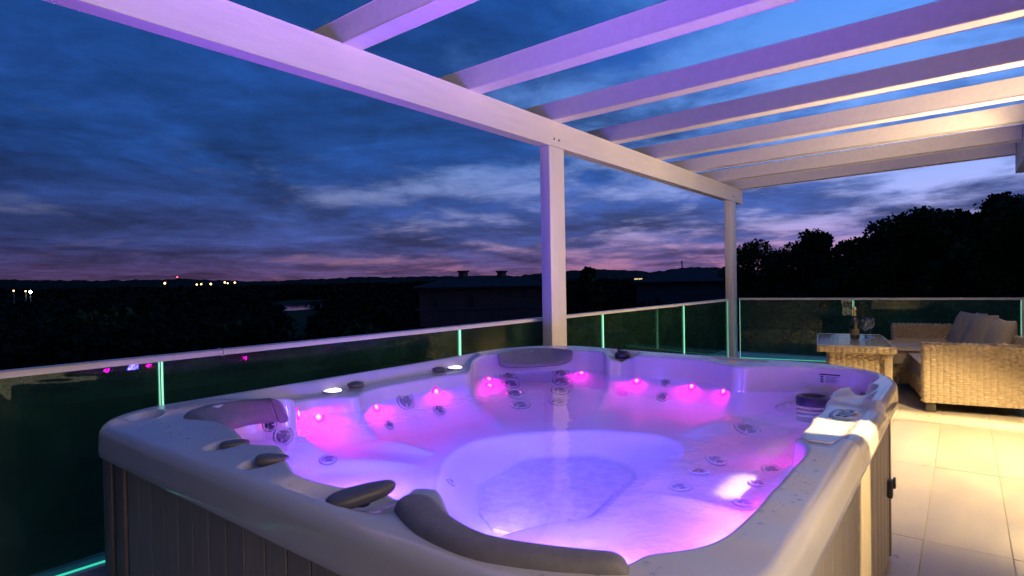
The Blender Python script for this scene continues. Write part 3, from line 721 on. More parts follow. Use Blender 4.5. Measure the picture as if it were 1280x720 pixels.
# jets: bezel ring and nozzle eye, lying on the shell
def frame_of(n):
    n = Vector(n).normalized(); return n
def jet(x, y, rpx, first=[None]):
    p, n = hit(x, y)
    if p is None: return
    dist = (p - Vector((0, 0, H))).length; r = rpx * dist / FPX
    q = p + n * .001
    j = lathe('jet', [(r * 1.0, -.004), (r * 1.02, .003), (r * .96, .006), (r * .86, .007), (r * .80, .003), (r * .78, -.003)], M['metal'], tub, T(q), 28, n)
    lathe('gasket', [(r * 1.10, -.003), (r * 1.10, .0015), (r * 1.0, .0035)], M['jet_dark'], j, T(q), 28, n, caps=False)
    lathe('nozzle', [(r * .76, -.004), (r * .72, .001), (r * .48, .002), (r * .40, .008), (r * .22, .009), (r * .15, .004), (r * .02, .003)], M['jet_dark'], j, T(q), 20, n)
    t = n.orthogonal().normalized(); b = n.cross(t)
    for k in range(3):
        a = 2 * PI * k / 3 + .4; d = t * math.cos(a) + b * math.sin(a)
        bar('spoke', T(q + d * r * .3 + n * .005), T(q + d * r * .85 + n * .005), r * .16, .004, M['metal'], j, 0, up=tuple(n))
for x, y, r in [(337,531,7),(354,545,10),(410,574.5,9.5),(507,501,11.5),(486,531,6.5),(549,512,7.5),(635,470,10),(639,479,10),(643.5,492,10.5),(650.5,506,11.5),(701,466,9.5),(701,476,10),(700,488,10.5),(698,502,11),
                (563,603,6),(828,496,6.5),(832,478.5,5),(934,536,13.5),(895,575,11),(874,590,11.5),(849.6,609.6,12.5),(964.6,587.5,10),(948,605,10.5),(930,629,11.5)]:
    jet(x, y, r)
# coloured led lenses round the waterline
LEDS = [(398,521),(470,509),(545,489.5),(611,474),(727,466.5),(796,476),(865,483)]
led_pts = []
for x, y in LEDS + [(372, 517), (612, 482), (905, 489)]:
    p, n = hit(x, y); led_pts.append((p, n))
    l = lathe('led_light', [(.018, -.004), (.019, .002), (.014, .004)], M['metal'], tub, T(p), 24, n)
    lathe('halo_ring', [(.018, .002), (.025, .0025), (.027, .001)], M['led_ring'], l, T(p), 24, n, caps=False)  # emissive ring put in as the magenta halo round the led
    lathe('lens', [(.0125, .003), (.0115, .005), (.007, .006), (.001, .0065)], M['led'], l, T(p), 20, n)
for x, y in ((415, 489), (568, 460)):
    p, n = hit(x, y); n = (n * .25 + Vector((0, 0, 1))).normalized()
    l = lathe('shelf_lamp', [(.060, -.004), (.060, .003), (.052, .006)], M['metal'], tub, T(p), 32, n)
    lathe('lens', [(.046, .003), (.044, .006), (.030, .008), (.002, .009)], M['lamp_lens'], l, T(p), 28, n)
    led_pts.append((p, n))

# filter intake at the far right seat
fc = onz(1016, 500, WZ); fc = np.array([fc[0], fc[1], WZ])
fl = lathe('filter_intake', [(.070, -.10), (.072, .004), (.066, .012), (.052, .012), (.046, .004), (.044, -.05)], M['jet_dark'], tub, T((fc[0], fc[1], WZ + .008)), 36)
for k, r in enumerate((.095, .125, .155)):
    lathe('skimmer_ring', [(r - .006, -.012), (r, -.004), (r + .006, -.012)], M['acrylic'], fl, T((fc[0], fc[1], WZ - .012 - .012 * k)), 40, caps=False)

# control panel on the right rim
p, n = hit(1058, 519)
def ell(name, c, n, a, b, rot, h, m, parent, nseg=36, prof=((1.0, -.3), (1.0, .4), (.95, .8), (.85, 1.0), (.02, 1.0))):
    n = Vector(n).normalized(); t = (Vector((1, 0, 0)) - n * n.x).normalized(); s = n.cross(t)
    t, s = t * math.cos(rad(rot)) + s * math.sin(rad(rot)), s * math.cos(rad(rot)) - t * math.sin(rad(rot))
    vs, fs = [], []
    for r, z in prof:
        for i in range(nseg):
            q = 2 * PI * i / nseg; ct, st = math.cos(q), math.sin(q)
            e = .75; vs.append(tuple(Vector(T(c)) + t * (math.copysign(abs(ct) ** e, ct) * a * r) + s * (math.copysign(abs(st) ** e, st) * b * r) + n * (z * h)))
    for k in range(len(prof) - 1):
        for i in range(nseg): j = (i + 1) % nseg; fs.append((k * nseg + i, k * nseg + j, k * nseg + nseg + j, k * nseg + nseg + i))
    fs.append(tuple((len(prof) - 1) * nseg + i for i in range(nseg)))
    return pobj(name, vs, fs, m, parent, True)
cp = ell('control_panel', p, n, .088, .042, 0, .006, M['panel_face'], tub)
ell('panel_bezel', p + n * .0005, n, .096, .050, 0, .003, M['icon_blue'], cp, prof=((1.0, -.5), (1.0, .6), (.93, .7)))
ell('display', p + n * .0066 + Vector((.0, .0, 0)), n, .030, .022, 0, .001, M['icon_blue'], cp, 24)
for du, dv, m_ in ((-.045, .018, 'icon_dark'), (-.050, -.004, 'icon_dark'), (-.018, -.027, 'icon_orange'), (.010, -.028, 'icon_orange'), (.048, -.010, 'icon_dark'), (.044, .016, 'icon_orange')):
    ell('button', p + Vector((du, dv, .0066)), n, .0095, .0075, 0, .0012, M[m_], cp, 16)

# safety sticker on the inner wall of the far right corner
def sticker():
    q = [hit(*a) for a in ((1024, 466.5), (1051, 468.5), (1051, 481), (1024, 479))]
    if any(a[0] is None for a in q): return
    c = [a[0] for a in q]; n = (q[0][1] + q[1][1] + q[2][1] + q[3][1]).normalized()
    g = 6
    def P(s, t, o): 
        a = c[0].lerp(c[1], s); b = c[3].lerp(c[2], s); w = a.lerp(b, t)
        h_, hn, _, _ = bvh.ray_cast(w + n * .1, -n)
        return (h_ if h_ is not None else w) + n * o
    def patch(name, s0, s1, t0, t1, o, m, parent):
        vs, fs = [], []
        for o_ in (o, o - .002):
            for i in range(g + 1):
                for t in (t0, t1): vs.append(T(P(s0 + (s1 - s0) * i / g, t, o_)))
        k = (g + 1) * 2
        for i in range(g):
            a = i * 2; fs.append((a, a + 1, a + 3, a + 2)); fs.append((k + a, k + a + 2, k + a + 3, k + a + 1))
            fs.append((a, a + 2, k + a + 2, k + a)); fs.append((a + 1, k + a + 1, k + a + 3, a + 3))
        fs.append((0, k, k + 1, 1)); fs.append((k - 2, k - 1, 2 * k - 1, 2 * k - 2))
        return pobj(name, vs, fs, m, parent)
    s = patch('warning_sticker', 0, 1, 0, 1, .003, M['sticker'], tub)
    patch('header_bar', .02, .98, .02, .15, .0045, M['icon_dark'], s)
    for k in range(6): patch('text_line', .30, .93 - .08 * (k % 3), .26 + .11 * k, .295 + .11 * k, .0042, M['jet_dark'], s)
    for k in range(3): patch('pictogram', .06, .20, .24 + .24 * k, .40 + .24 * k, .0042, M['jet_dark'], s)
sticker()
# floor plate and round suction grilles in the footwell
n_ = 36; vs = []
for zz, f in ((ZFLOOR + .001, .93), (ZFLOOR + .012, .925), (ZFLOOR + .012, .02)):
    for i in range(n_):
        ii = i * NT // n_; vs.append((RL[ii] * f * cs[ii], RL[ii] * f * sn[ii], zz))
fs = [(k * n_ + i, k * n_ + (i + 1) % n_, k * n_ + n_ + (i + 1) % n_, k * n_ + n_ + i) for k in range(2) for i in range(n_)] + [tuple(2 * n_ + i for i in range(n_))]
M['floor_plate'] = mat('textured_floor_acrylic', (0.34, 0.34, 0.38), 0.4, col2=(0.74, 0.74, 0.76), vscale=22, bump=0.5, bscale=30)
pobj('floor_plate', vs, fs, M['floor_plate'], tub)

# scattered splashes on the rim
def drops():
    r_ = np.random.default_rng(12); bm = bmesh.new(); bmesh.ops.create_icosphere(bm, subdivisions=2, radius=1.0); base = np.array([v.co[:] for v in bm.verts]); bf = np.array([[v.index for v in f.verts] for f in bm.faces]); bm.free()
    V, Fc = [], []; k = 0; spots_ = [(r_.uniform(0, 360), r_.uniform(.2, .9)) for _ in range(26)]
    while k < 420:
        t0, s0 = spots_[r_.integers(0, 26)] if r_.random() < .75 else (r_.uniform(0, 360), r_.uniform(.1, .95))
        t = (t0 + r_.normal(0, 3)) % 360; sx_ = np.clip(s0 + r_.normal(0, .15), .05, .95); i = int(t / 360 * NT) % NT; r = RO[i] - .04 + (RI[i] + .02 - RO[i] + .04) * sx_
        p = Vector((CX + r * cs[i], CY + r * sn[i], 1.0)); h_, n, _, _ = bvh.ray_cast(p, Vector((0, 0, -1)))
        if h_ is None or h_.z < WZ + .03: continue
        q = abs(r_.normal(0, .0024)) + .0014; V.append(base * [q, q * r_.uniform(.7, 1.2), q * .45] + np.array(T(h_))); Fc.append(bf + k * len(base)); k += 1
    o = link('water_drops', mesh_np('water_drops', np.concatenate(V), np.concatenate(Fc)), M['drop'], tub, True); o['kind'] = 'stuff'
drops()
# tub lamps (led spots, plus added unseen underwater lamps)
BLUE = (0.10, 0.070, 1.0)
for c, aim, pw, sz in (((1.48, 1.22, .435), (2.5, 1.6, .44), 9, .24), ((.98, 1.30, .53), (2.6, 1.5, .22), 31, .12), ((1.05, .62, .53), (2.4, 1.7, .22), 31, .12), ((1.60, .42, .53), (2.2, 1.9, .22), 10, .10), ((1.02, 1.80, .53), (2.6, 1.2, .22), 17, .10)):  # unseen blue lamps added along the near walls to fill the tub
    add_light('AREA', 'unseen_tub_lamp', c, BLUE, pw, shape='DISK', size=sz, aim=aim, spread=rad(150))
for c, pw in (((.93, .70, .52), 32), ((.98, 1.30, .52), 24), ((1.0, .52, .52), 24)):  # added hidden up-lamps that throw violet onto the pergola
    add_light('AREA', 'unseen_tub_lamp', c, (0.20, 0.055, 1.0), pw, shape='DISK', size=.10, aim=(c[0] + .25, c[1] + .20, 3.0), spread=rad(110))
MAG = (1.0, 0.0, 0.60)
for (p, n), pw in zip(led_pts[:10], (.9, .7, .6, .6, .6, .6, .6, .6, .4, .5)):
    hn = Vector((n.x, n.y, 0)).normalized(); q = Vector(p) + hn * .020 + Vector((0, 0, .004)); add_light('SPOT', 'magenta_lamp', tuple(q), MAG, pw * 2.9, shadow_soft_size=.012, spot_size=rad(172), spot_blend=.15, aim=tuple(q + hn * .03 + Vector((0, 0, -.30))))
for c, pw in (((1.10, .44, .545), 3.4), ((1.42, .42, .545), 2.8), ((1.70, .46, .55), 2.2), ((2.45, .52, .54), 1.6), ((.95, 1.62, .55), .9), ((1.02, 2.02, .57), .45), ((1.36, 2.16, .57), .5), ((.86, .62, .55), 1.2)):  # unseen magenta points added to tint the seats, no led sits there
    add_light('POINT', 'magenta_lamp', c, MAG, pw * .8, shadow_soft_size=.02)

# =====================================================================================
# FURNITURE
# =====================================================================================
def weave(name, o, ux, uy, w, h, n, m, parent, cw=.046, rh=.021, amp=.0075, th=.018):
    """woven wicker panel: raised strands crossing upright ribs, on a solid board"""
    o = np.array(o, float); ux = np.array(ux, float); uy = np.array(uy, float); n = np.array(n, float)
    nc = max(2, int(round(w / cw))); nrw = max(2, int(round(h / rh))); a, b = nc * 4, nrw * 3
    i, j = np.meshgrid(np.arange(a + 1), np.arange(b + 1), indexing='ij')
    x = i / a * nc; y = j / b * nrw; col = np.floor(np.clip(x, 0, nc - 1e-6)); row = np.floor(np.clip(y, 0, nrw - 1e-6))
    phase = (col + row) % 2
    bulge = np.sin(PI * (x - col)) ** .7 * np.where(phase == 0, 1.0, 0.55) * 1.5 + np.sin(PI * (y - row)) * .55
    jit = np.random.default_rng(int(abs(o[0]) * 100) + 1).normal(0, .08, (a + 1, b + 1))
    d = amp * (bulge + jit)
    P = o + ux * (i / a * w)[..., None] + uy * (j / b * h)[..., None] + n * d[..., None]
    vs = P.reshape(-1, 3); q = (i[:-1, :-1] * (b + 1) + j[:-1, :-1]).ravel()
    f = np.stack([q, q + b + 1, q + b + 2, q + 1], 1)
    # solid board behind
    k = len(vs); c = [o - n * th, o + ux * w - n * th, o + ux * w + uy * h - n * th, o + uy * h - n * th]
    c2 = [p_ + n * (th - .001) for p_ in c]; vs = np.concatenate([vs, np.array(c + c2)])
    fl_ = f.tolist() + [[k, k + 1, k + 2, k + 3], [k, k + 4, k + 5, k + 1], [k + 1, k + 5, k + 6, k + 2], [k + 2, k + 6, k + 7, k + 3], [k + 3, k + 7, k + 4, k], [k + 4, k + 5, k + 6, k + 7]]
    return pobj(name, vs, fl_, m, parent, False)
def cushion(name, c, size, rz, tilt, m, label, group=None, puff=.5, seed=0, parent=None, cat='cushion'):
    r_ = np.random.default_rng(seed); n = 28; vs, fs = [], []
    mt = Matrix.Translation(Vector(c)) @ Matrix.Rotation(rad(rz), 4, 'Z') @ Matrix.Rotation(rad(tilt), 4, 'Y')
    ph = r_.uniform(0, 6, 6)
    for sgn in (1, -1):
        for i in range(n + 1):
            for j in range(n + 1):
                x, y = 2 * i / n - 1, 2 * j / n - 1
                e = (1 - abs(x) ** 2.6) * (1 - abs(y) ** 2.6); z = sgn * (max(0, e) ** puff)
                pin = 1 - .07 * (1 - abs(x)) * abs(y) ** 2 - .0
                pin2 = 1 - .07 * (1 - abs(y)) * abs(x) ** 2
                wr = (.07 * math.sin(5 * x + 3 * y + ph[0]) * math.sin(4 * y - 2 * x + ph[1]) + .05 * math.sin(11 * x - 6 * y + ph[2]) * math.sin(3 * x + 7 * y + ph[3])) * max(0, e) ** .7
                vs.append(tuple(mt @ Vector((x * size[0] / 2 * pin2, y * size[1] / 2 * pin, (z + wr) * size[2] / 2))))
    k = (n + 1) ** 2
    for s_ in range(2):
        for i in range(n):
            for j in range(n):
                a = s_ * k + i * (n + 1) + j; f = (a, a + n + 1, a + n + 2, a + 1); fs.append(f if s_ == 0 else f[::-1])
    me = mesh(name, vs, fs); bm = bmesh.new(); bm.from_mesh(me); bmesh.ops.remove_doubles(bm, verts=bm.verts[:], dist=1e-4); bmesh.ops.recalc_face_normals(bm, faces=bm.faces[:]); bm.to_mesh(me); bm.free()
    o = link(name, me, m, parent, True)
    if parent is None: tag(o, label, cat, group)
    return o
# sofa (its near arm panel faces the tub)
SR = math.atan2(dB[1], dB[0])                      # runs with the far railing
dv = np.array([dB[0], dB[1], 0]); dv /= np.linalg.norm(dv)          # towards the wall (minus V)
du = np.array([-dv[1], dv[0], 0]); du = du if du[0] > 0 else -du     # away from the camera
SO = np.array([6.10, 0.278, 0.0])
sofa = thing('sofa', 'beige wicker sofa with high woven arms standing by the wall on the right', 'sofa', tuple(SO))
def F(a, b, z): return du * a + dv * b + np.array([0, 0, z])
def sofa_build():
    D, AT, Hh, z0 = 0.86, 0.10, 0.585, 0.085; LEN = 2.36
    for a in (0.0, LEN - AT):
        nm = 'arm'
        arm = weave(nm, F(a, 0, z0), dv, (0, 0, 1), D, Hh - z0, -du, M['wicker'], sofa)
        weave('inner_side', F(a + AT, D, z0), -dv, (0, 0, 1), D, Hh - z0, du, M['wicker'], arm)
        weave('arm_front', F(a + AT, 0, z0), -du, (0, 0, 1), AT, Hh - z0, -dv, M['wicker'], arm)
        weave('arm_top', F(a, 0, Hh), dv, du, D, AT, (0, 0, 1), M['wicker'], arm, rh=.02)
    bk = weave('backrest', F(AT, D - .09, .10), du, (0, 0, 1), LEN - 2 * AT, .52, -dv, M['wicker'], sofa)
    weave('base', F(AT, .02, .085), du, (0, 0, 1), LEN - 2 * AT, .17, -dv, M['wicker'], sofa)
    bar('seat_board', F(AT, .40, .24), F(LEN - AT, .40, .24), .70, .03, M['wicker_dark'], sofa, 0)
    for a in (.06, LEN - .06):
        for b in (.06, D - .06):
            c = F(a, b, 0); rbox('foot', c + [-.035, -.035, 0], c + [.035, .035, .087], M['wicker_dark'], sofa, .003)
sofa_build()
def Wd(a, b, z): return SO + F(a, b, z)
AZ = math.degrees(math.atan2(du[1], du[0]))
o = bar('seat_cushion', Wd(.12, .37, .325), Wd(2.24, .37, .325), .66, .13, M['cushion_light'], None, .035)
tag(o, 'long pale seat cushion lying on the wicker sofa between its arms', 'cushion')
for k, (a, b, z, s, t, rz, lab) in enumerate(((1.98, .66, .545, (.44, .46, .17), -70, 70, 'taupe scatter cushion farthest along the sofa, next to its far arm'),
                                     (1.50, .68, .550, (.45, .47, .18), -72, 80, 'taupe scatter cushion in the middle of the three on the sofa'),
                                     (.88, .70, .540, (.44, .46, .17), -74, 86, 'taupe scatter cushion nearest the front arm of the sofa'))):
    cushion('scatter_cushion', Wd(a, b, z), s, AZ - rz, t, M['cushion'], lab, 'scatter cushions on the sofa', seed=k)
# low bench of the same set, behind the table
BO = np.array([7.15, 0.36, 0.0])
bench = thing('bench', 'low wicker bench of the sofa set standing behind the table', 'bench', tuple(BO))
weave('front', F(0, -.75, .07), dv, (0, 0, 1), .78, .20, -du, M['wicker'], bench)
weave('side', F(0, .03, .07), du, (0, 0, 1), .7, .20, dv, M['wicker'], bench)
weave('side', F(.7, -.75, .07), -du, (0, 0, 1), .7, .20, -dv, M['wicker'], bench)
bar('seat_board', F(.02, -.36, .26), F(.70, -.36, .26), .76, .02, M['wicker_dark'], bench, 0)
for a in (.05, .65):
    for b in (-.70, -.02):
        c = F(a, b, 0); rbox('foot', c + [-.03, -.03, 0], c + [.03, .03, .072], M['wicker_dark'], bench, .003)
o = bar('seat_cushion', BO + F(-.01, -.36, .345), BO + F(.72, -.36, .345), .80, .135, M['cushion_light'], None, .030)
tag(o, 'thick pale cushion lying on the low bench behind the table', 'cushion')
# coffee table
TZ = 0.55
TO = np.array([6.10, 0.79, 0.0])
tb = thing('coffee_table', 'square wicker coffee table with glass top painted pale with sky reflection holding a bottle and glasses', 'table', tuple(TO))
def G(a, b, z): return du * a + dv * b + np.array([0, 0, z])
bar('table_edge', G(-.10, 0, TZ - .032), G(1.12, 0, TZ - .032), .60, .045, M['wicker'], tb, .006)
weave('edge_band', G(-.103, -.30, TZ - .055), dv, (0, 0, 1), .60, .045, -du, M['wicker'], tb, rh=.011)
weave('edge_band', G(-.10, .303, TZ - .055), du, (0, 0, 1), 1.22, .045, dv, M['wicker'], tb, rh=.011)
bar('glass_top', G(-.085, 0, TZ - .004), G(1.105, 0, TZ - .004), .57, .010, M['table_glass'], tb, .002)
weave('base_panel', G(.06, -.205, .03), dv, (0, 0, 1), .455, TZ - .085, -du, M['wicker'], tb)
weave('base_panel', G(.06, .25, .03), du, (0, 0, 1), .88, TZ - .085, dv, M['wicker'], tb)
weave('base_panel', G(.94, -.205, .03), -du, (0, 0, 1), .88, TZ - .085, -dv, M['wicker'], tb)
for a in (.02, 1.0):
    for b in (.262,):
        c = G(a, b, 0); rbox('leg', c + [-.03, -.03, 0], c + [.03, .03, TZ - .055], M['wicker'], tb, .006)
def table_pt(x, y): p = onz(x, y, TZ + .002); return p
bp = table_pt(1068.5, 424)
bot = thing('champagne_bottle', 'dark champagne bottle with gold foil neck standing on the table', 'bottle', tuple(bp))
lathe('glass_body', [(.030, 0), (.040, .004), (.042, .02), (.042, .13), (.040, .155), (.030, .19), (.019, .215), (.0155, .235), (.0145, .245)], M['bottle'], bot)
lathe('foil', [(.0165, .225), (.0155, .25), (.0150, .285), (.0175, .288), (.0178, .296), (.016, .303), (.0155, .316), (.012, .32), (.001, .321)], M['foil'], bot)
lathe('label', [(.0424, .045), (.0427, .047), (.0427, .105), (.0424, .107)], M['label'], bot, caps=False)
def wine_glass(p, label, s=1.0):
    g = thing('wine_glass', label, 'wine glass', tuple(p), 'wine glasses on the table')
    lathe('bowl', [(.004, .088), (.018, .096), (.033, .118), (.038, .142), (.035, .170), (.029, .195), (.0283, .195), (.034, .170), (.0368, .142), (.032, .119), (.017, .098), (.002, .092)], M['wineglass'], g, n=36)
    lathe('stem', [(.0045, .006), (.0038, .02), (.0036, .07), (.005, .09)], M['wineglass'], g, n=16)
    lathe('foot', [(.034, 0), (.034, .0025), (.018, .005), (.0045, .0075)], M['wineglass'], g, n=32)
wine_glass(table_pt(1082, 424.5), 'empty wine glass standing on the table touching distance from the bottle')
wine_glass(table_pt(1088, 421.5) , 'empty wine glass standing on the table behind the other one, farther from the bottle')

# ---- house lamps: wall sconces outside the frame that throw the warm light seen on the terrace
def sconce(u, z, label, fan, ambient, fanw=50, kind='blade'):
    s = thing('wall_lamp', label, 'wall lamp', (u, -0.60, z), 'wall lamps on the house')
    rbox('back_plate', (-.06, .001, -.09), (.06, .014, .09), M['lamp_body'], s, .003)
    if kind == 'blade':
        for sg in (-1, 1): rbox('shade', (sg * .023 - .0085, .0145, -.13), (sg * .023 + .0085, .17, .10), M['lamp_body'], s, 0)
        d = bpy.data.lights.new('sconce_beam', 'SPOT'); d.energy = fan; d.color = (1.0, .70, .30); d.spot_size = rad(fanw); d.spot_blend = .12; d.shadow_soft_size = .004
        o = bpy.data.objects.new('sconce_beam', d); COL.objects.link(o); o.location = (u, -.60 + .04, z + .05)
        o.rotation_euler = (Vector((0, math.sin(rad(41 - fanw / 2)), -math.cos(rad(41 - fanw / 2))))).to_track_quat('-Z', 'Y').to_euler()
    else:
        lathe('glass_shade', [(.03, -.06), (.045, -.05), (.05, .05), (.04, .06)], emit('sconce_glass', (1.0, .72, .36), 1.5), s, (0, .065, 0), 24)
    if ambient:
        up, dn = ambient[:2]
        if len(ambient) > 2: add_light('SPOT', 'sconce_fill', (u, -.44, z + .08), (1.0, .70, .36), ambient[2], shadow_soft_size=.05, spot_size=rad(168), spot_blend=.3, aim=(u + .3, .6, z - .2))  # added wide fill, warms cushions, table and rear rail
        if dn: add_light('SPOT', 'sconce_down_light', (u, -.50, z - .07), (1.0, .70, .31), dn, spot_size=rad(118), spot_blend=.35, shadow_soft_size=.04, aim=(u, -.15, 0))
        if up: add_light('SPOT', 'sconce_up_light', (u, -.50, z + .07), (1.0, .70, .38), up, spot_size=rad(140), spot_blend=.4, shadow_soft_size=.04, aim=(u, 0.9, z + 1.4))
sconce(2.09, 1.87, 'black wall lamp throwing a narrow light across the hot tub control panel', 600, 0)
sconce(5.90, 1.87, 'black wall lamp throwing a narrow light on the floor before the sofa', 420, (130, 0, 85), fanw=56)
add_light('AREA', 'door_fill_light', (.75, -.53, 1.15), (1.0, .76, .52), 20, shape='RECTANGLE', size=1.6, size_y=1.9, aim=(.75, 2, 1.15))  # unseen light added before the door to warm handrail and posts
sconce(4.90, 1.30, 'glowing wall lamp between the two black ones', 0, (230, 310), kind='globe')
sconce(-.40, 1.80, 'glowing wall lamp at the near end of the house wall', 0, (160, 0), kind='globe')

# =====================================================================================
# BEYOND THE RAILING
# =====================================================================================
def leaf_cloud(centers, radii, n, size, seed, flat=.75):
    r_ = np.random.default_rng(seed); c = np.array(centers); k = r_.choice(len(c), n, p=np.array(radii) ** 2 / np.sum(np.array(radii) ** 2))
    d = r_.normal(size=(n, 3)); d /= np.linalg.norm(d, axis=1, keepdims=True); rr = np.array(radii)[k] * r_.uniform(.55, 1.08, n)
    p = c[k] + d * rr[:, None] * [1, 1, flat]
    a = r_.normal(size=(n, 3)); a /= np.linalg.norm(a, axis=1, keepdims=True); b = np.cross(a, r_.normal(size=(n, 3))); b /= np.linalg.norm(b, axis=1, keepdims=True)
    s = size * r_.uniform(.5, 1.3, n)[:, None]
    v = np.stack([p - a * s, p + b * s * .55, p + a * s, p - b * s * .55], 1).reshape(-1, 3)
    f = np.arange(n * 4).reshape(-1, 4); return v, f
def tree(name, base, h, w, label, seed, leaf='leaf', n=4500, size=.16, clumps=22, group=None, shape='round', cat='tree'):
    r_ = np.random.default_rng(seed); t = thing(name, label, cat, tuple(base), group)
    vs, fs = [], []
    top = h * .72; lean = r_.normal(0, .03 * h, 2)
    tube_pts(vs, fs, [(0, 0, -.2), (lean[0] * .3, lean[1] * .3, h * .25), (lean[0], lean[1], top)], [h * .028, h * .02, h * .006], 8)
    cen, rd = [], []
    for k in range(clumps):
        zf = (k + .5) / clumps
        if shape == 'round':
            z = h * (.30 + .62 * zf); rmax = w / 2 * math.sqrt(max(.05, 1 - ((zf - .42) / .62) ** 2))
        elif shape == 'cone':
            z = h * (.08 + .88 * zf); rmax = w / 2 * (1 - zf) + .02 * w
        else:
            z = h * (.1 + .8 * zf); rmax = w / 2
        a = r_.uniform(0, 2 * PI); rr = rmax * r_.uniform(.25, 1.0) * (.8 if shape == 'round' else .35)
        c = np.array([lean[0] * zf + rr * math.cos(a), lean[1] * zf + rr * math.sin(a), z]); cen.append(c)
        rd.append(max(.08 * w, (w * r_.uniform(.10, .19)) * (1 if shape == 'round' else (1.15 - zf))))
        if k % 2 == 0 and shape == 'round':
            tube_pts(vs, fs, [(lean[0] * zf * .7, lean[1] * zf * .7, z * .62), tuple(c * .6 + np.array([0, 0, z * .3])), tuple(c)], [h * .010, h * .006, h * .002], 5)
    pobj('trunk', vs, fs, M['bark'], t, True)
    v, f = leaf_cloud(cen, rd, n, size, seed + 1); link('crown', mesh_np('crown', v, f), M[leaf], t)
    return t
def far_tree(name, px, top_y, dist, wpx, label, seed, **kw):
    p = atd(px, top_y, dist); w = wpx * dist / FPX * (math.hypot(1, (px - 640) / FPX))
    b = (p[0], p[1], GZ); return tree(name, b, p[2] - GZ, w, label, seed, **kw)
RT = [(948, 297, 44, 78, 'rounded dark tree just right of the far pergola post'), (1002, 279, 40, 84, 'broad dark tree left of the gap in the tree line'), (1046, 283, 43, 62, 'dark tree on the left edge of the gap in the tree line'),
      (1092, 298, 47, 60, 'low dark tree in the gap of the tree line'), (1132, 262, 33, 92, 'tall dark tree right of the gap in the tree line'), (1158, 248, 30, 84, 'tall dark pine with a ragged top behind the far railing'),
      (1205, 262, 34, 66, 'dark tree in the dip between the two tallest trees'), (1240, 231, 28, 90, 'tallest dark tree at the right above the sofa'), (1292, 230, 26, 116, 'dark tree at the right edge of the view'),
      (1183, 256, 31, 74, 'dark tree filling the space between the ragged pine and the dip'), (1216, 247, 32, 76, 'dark tree just left of the tallest tree at the right'), (1072, 288, 41, 62, 'dark tree leaning over the gap in the tree line')]
for k, (x, y, d, w, lab) in enumerate(RT):
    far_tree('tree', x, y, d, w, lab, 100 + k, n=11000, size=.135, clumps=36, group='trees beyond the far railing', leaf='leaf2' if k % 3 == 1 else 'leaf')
far_tree('tree', 738, 332, 62, 46, 'round dark tree standing right of the brick house', 140, n=3000, size=.28, clumps=20)
far_tree('cypress', 856, 323.5, 120, 8, 'slim dark cypress rising above the far roof', 141, n=5000, size=.13, shape='cone', clumps=26)
far_tree('tree', 908, 333, 60, 30, 'small dark tree beside the far pergola post', 142, n=1800, size=.26, clumps=16)
# understorey along the edge of the garden: bushes seen through and over the glass
BUSH = [(45, 640, 9.2, 1.9, 1.8, 'rounded shrub in the garden below the left railing'), (1180, 330, 24, 5.0, 5.4, 'dense bush under the trees behind the far railing'),
        (1040, 345, 30, 5.5, 4.6, 'dense bush under the trees left of the far railing joint'), (960, 345, 34, 6.0, 4.8, 'dark bush right of the far pergola post'), (1250, 325, 22, 5.0, 5.8, 'dark leafy bush at the right end of the far railing'),
        (800, 352, 38, 7, 4.2, 'dark bush seen over the railing between the two posts'), (640, 400, 30, 6, 2.4, 'dark bush in front of the brick house'), (450, 395, 44, 8, 3.0, 'dark bush beside the lake'), (290, 384, 52, 9, 3.2, 'wide dark bush left of the lake'), (120, 372, 60, 14, 4.2, 'wide dark thicket on the left under the hills')]
for k, (x, y, d, w, h, lab) in enumerate(BUSH):
    p = atd(x, y, d); tree('bush', (p[0], p[1], GZ), max(h, .5), w, lab, 200 + k, n=2600, size=.05 + .006 * d, clumps=18, cat='bush', group='bushes below the terrace', shape='low')
# woodland covering the middle distance: a mass nobody could count
def woodland():
    r_ = np.random.default_rng(55); V = []; lake = onz(375, 383, GZ)[:2]; k = 0
    while k < 3600:
        x = r_.uniform(-420, 1700); dist = 46 * math.exp(r_.uniform(0, 2.65)); p = atd(x, 350, dist)
        q = p[:2] - lake; along = q[0] * _f[0] + q[1] * _f[1]; across = q[0] * _r[0] + q[1] * _r[1]
        if abs(across) < 16 and -70 < along < 60: continue
        if 332 < x < 418 and dist < 230: continue
        if 490 < x < 720 and dist < 78: continue
        s_ = r_.uniform(1.8, 3.6) * (1 + dist / 400); hh = min(s_ * r_.uniform(.8, 1.1), 2.9 if dist < 300 else 3.8)
        n = 260 if dist < 130 else 90
        d = r_.normal(size=(n, 3)); d /= np.linalg.norm(d, axis=1, keepdims=True); d[:, 2] = np.abs(d[:, 2])
        c = d * r_.uniform(.65, 1.08, (n, 1)) * (1 + .22 * np.sin(d[:, :1] * 5 + k)) * [s_, s_, hh] + [p[0], p[1], GZ]
        a = r_.normal(size=(n, 3)); a /= np.linalg.norm(a, axis=1, keepdims=True); b = np.cross(a, r_.normal(size=(n, 3))); b /= np.linalg.norm(b, axis=1, keepdims=True)
        z = (.14 + .0030 * dist) * r_.uniform(.7, 1.4, (n, 1)) * (1.0 if n > 100 else 1.5)
        V.append(np.stack([c - a * z, c + b * z * .8, c + a * z, c - b * z * .8], 1).reshape(-1, 3)); k += 1
    V = np.concatenate(V)
    o = link('woodland', mesh_np('woodland', V, np.arange(len(V)).reshape(-1, 4)), M['hill']); struct(o, 'stuff', 'dark woodland covering the plain up to the hills')
woodland()
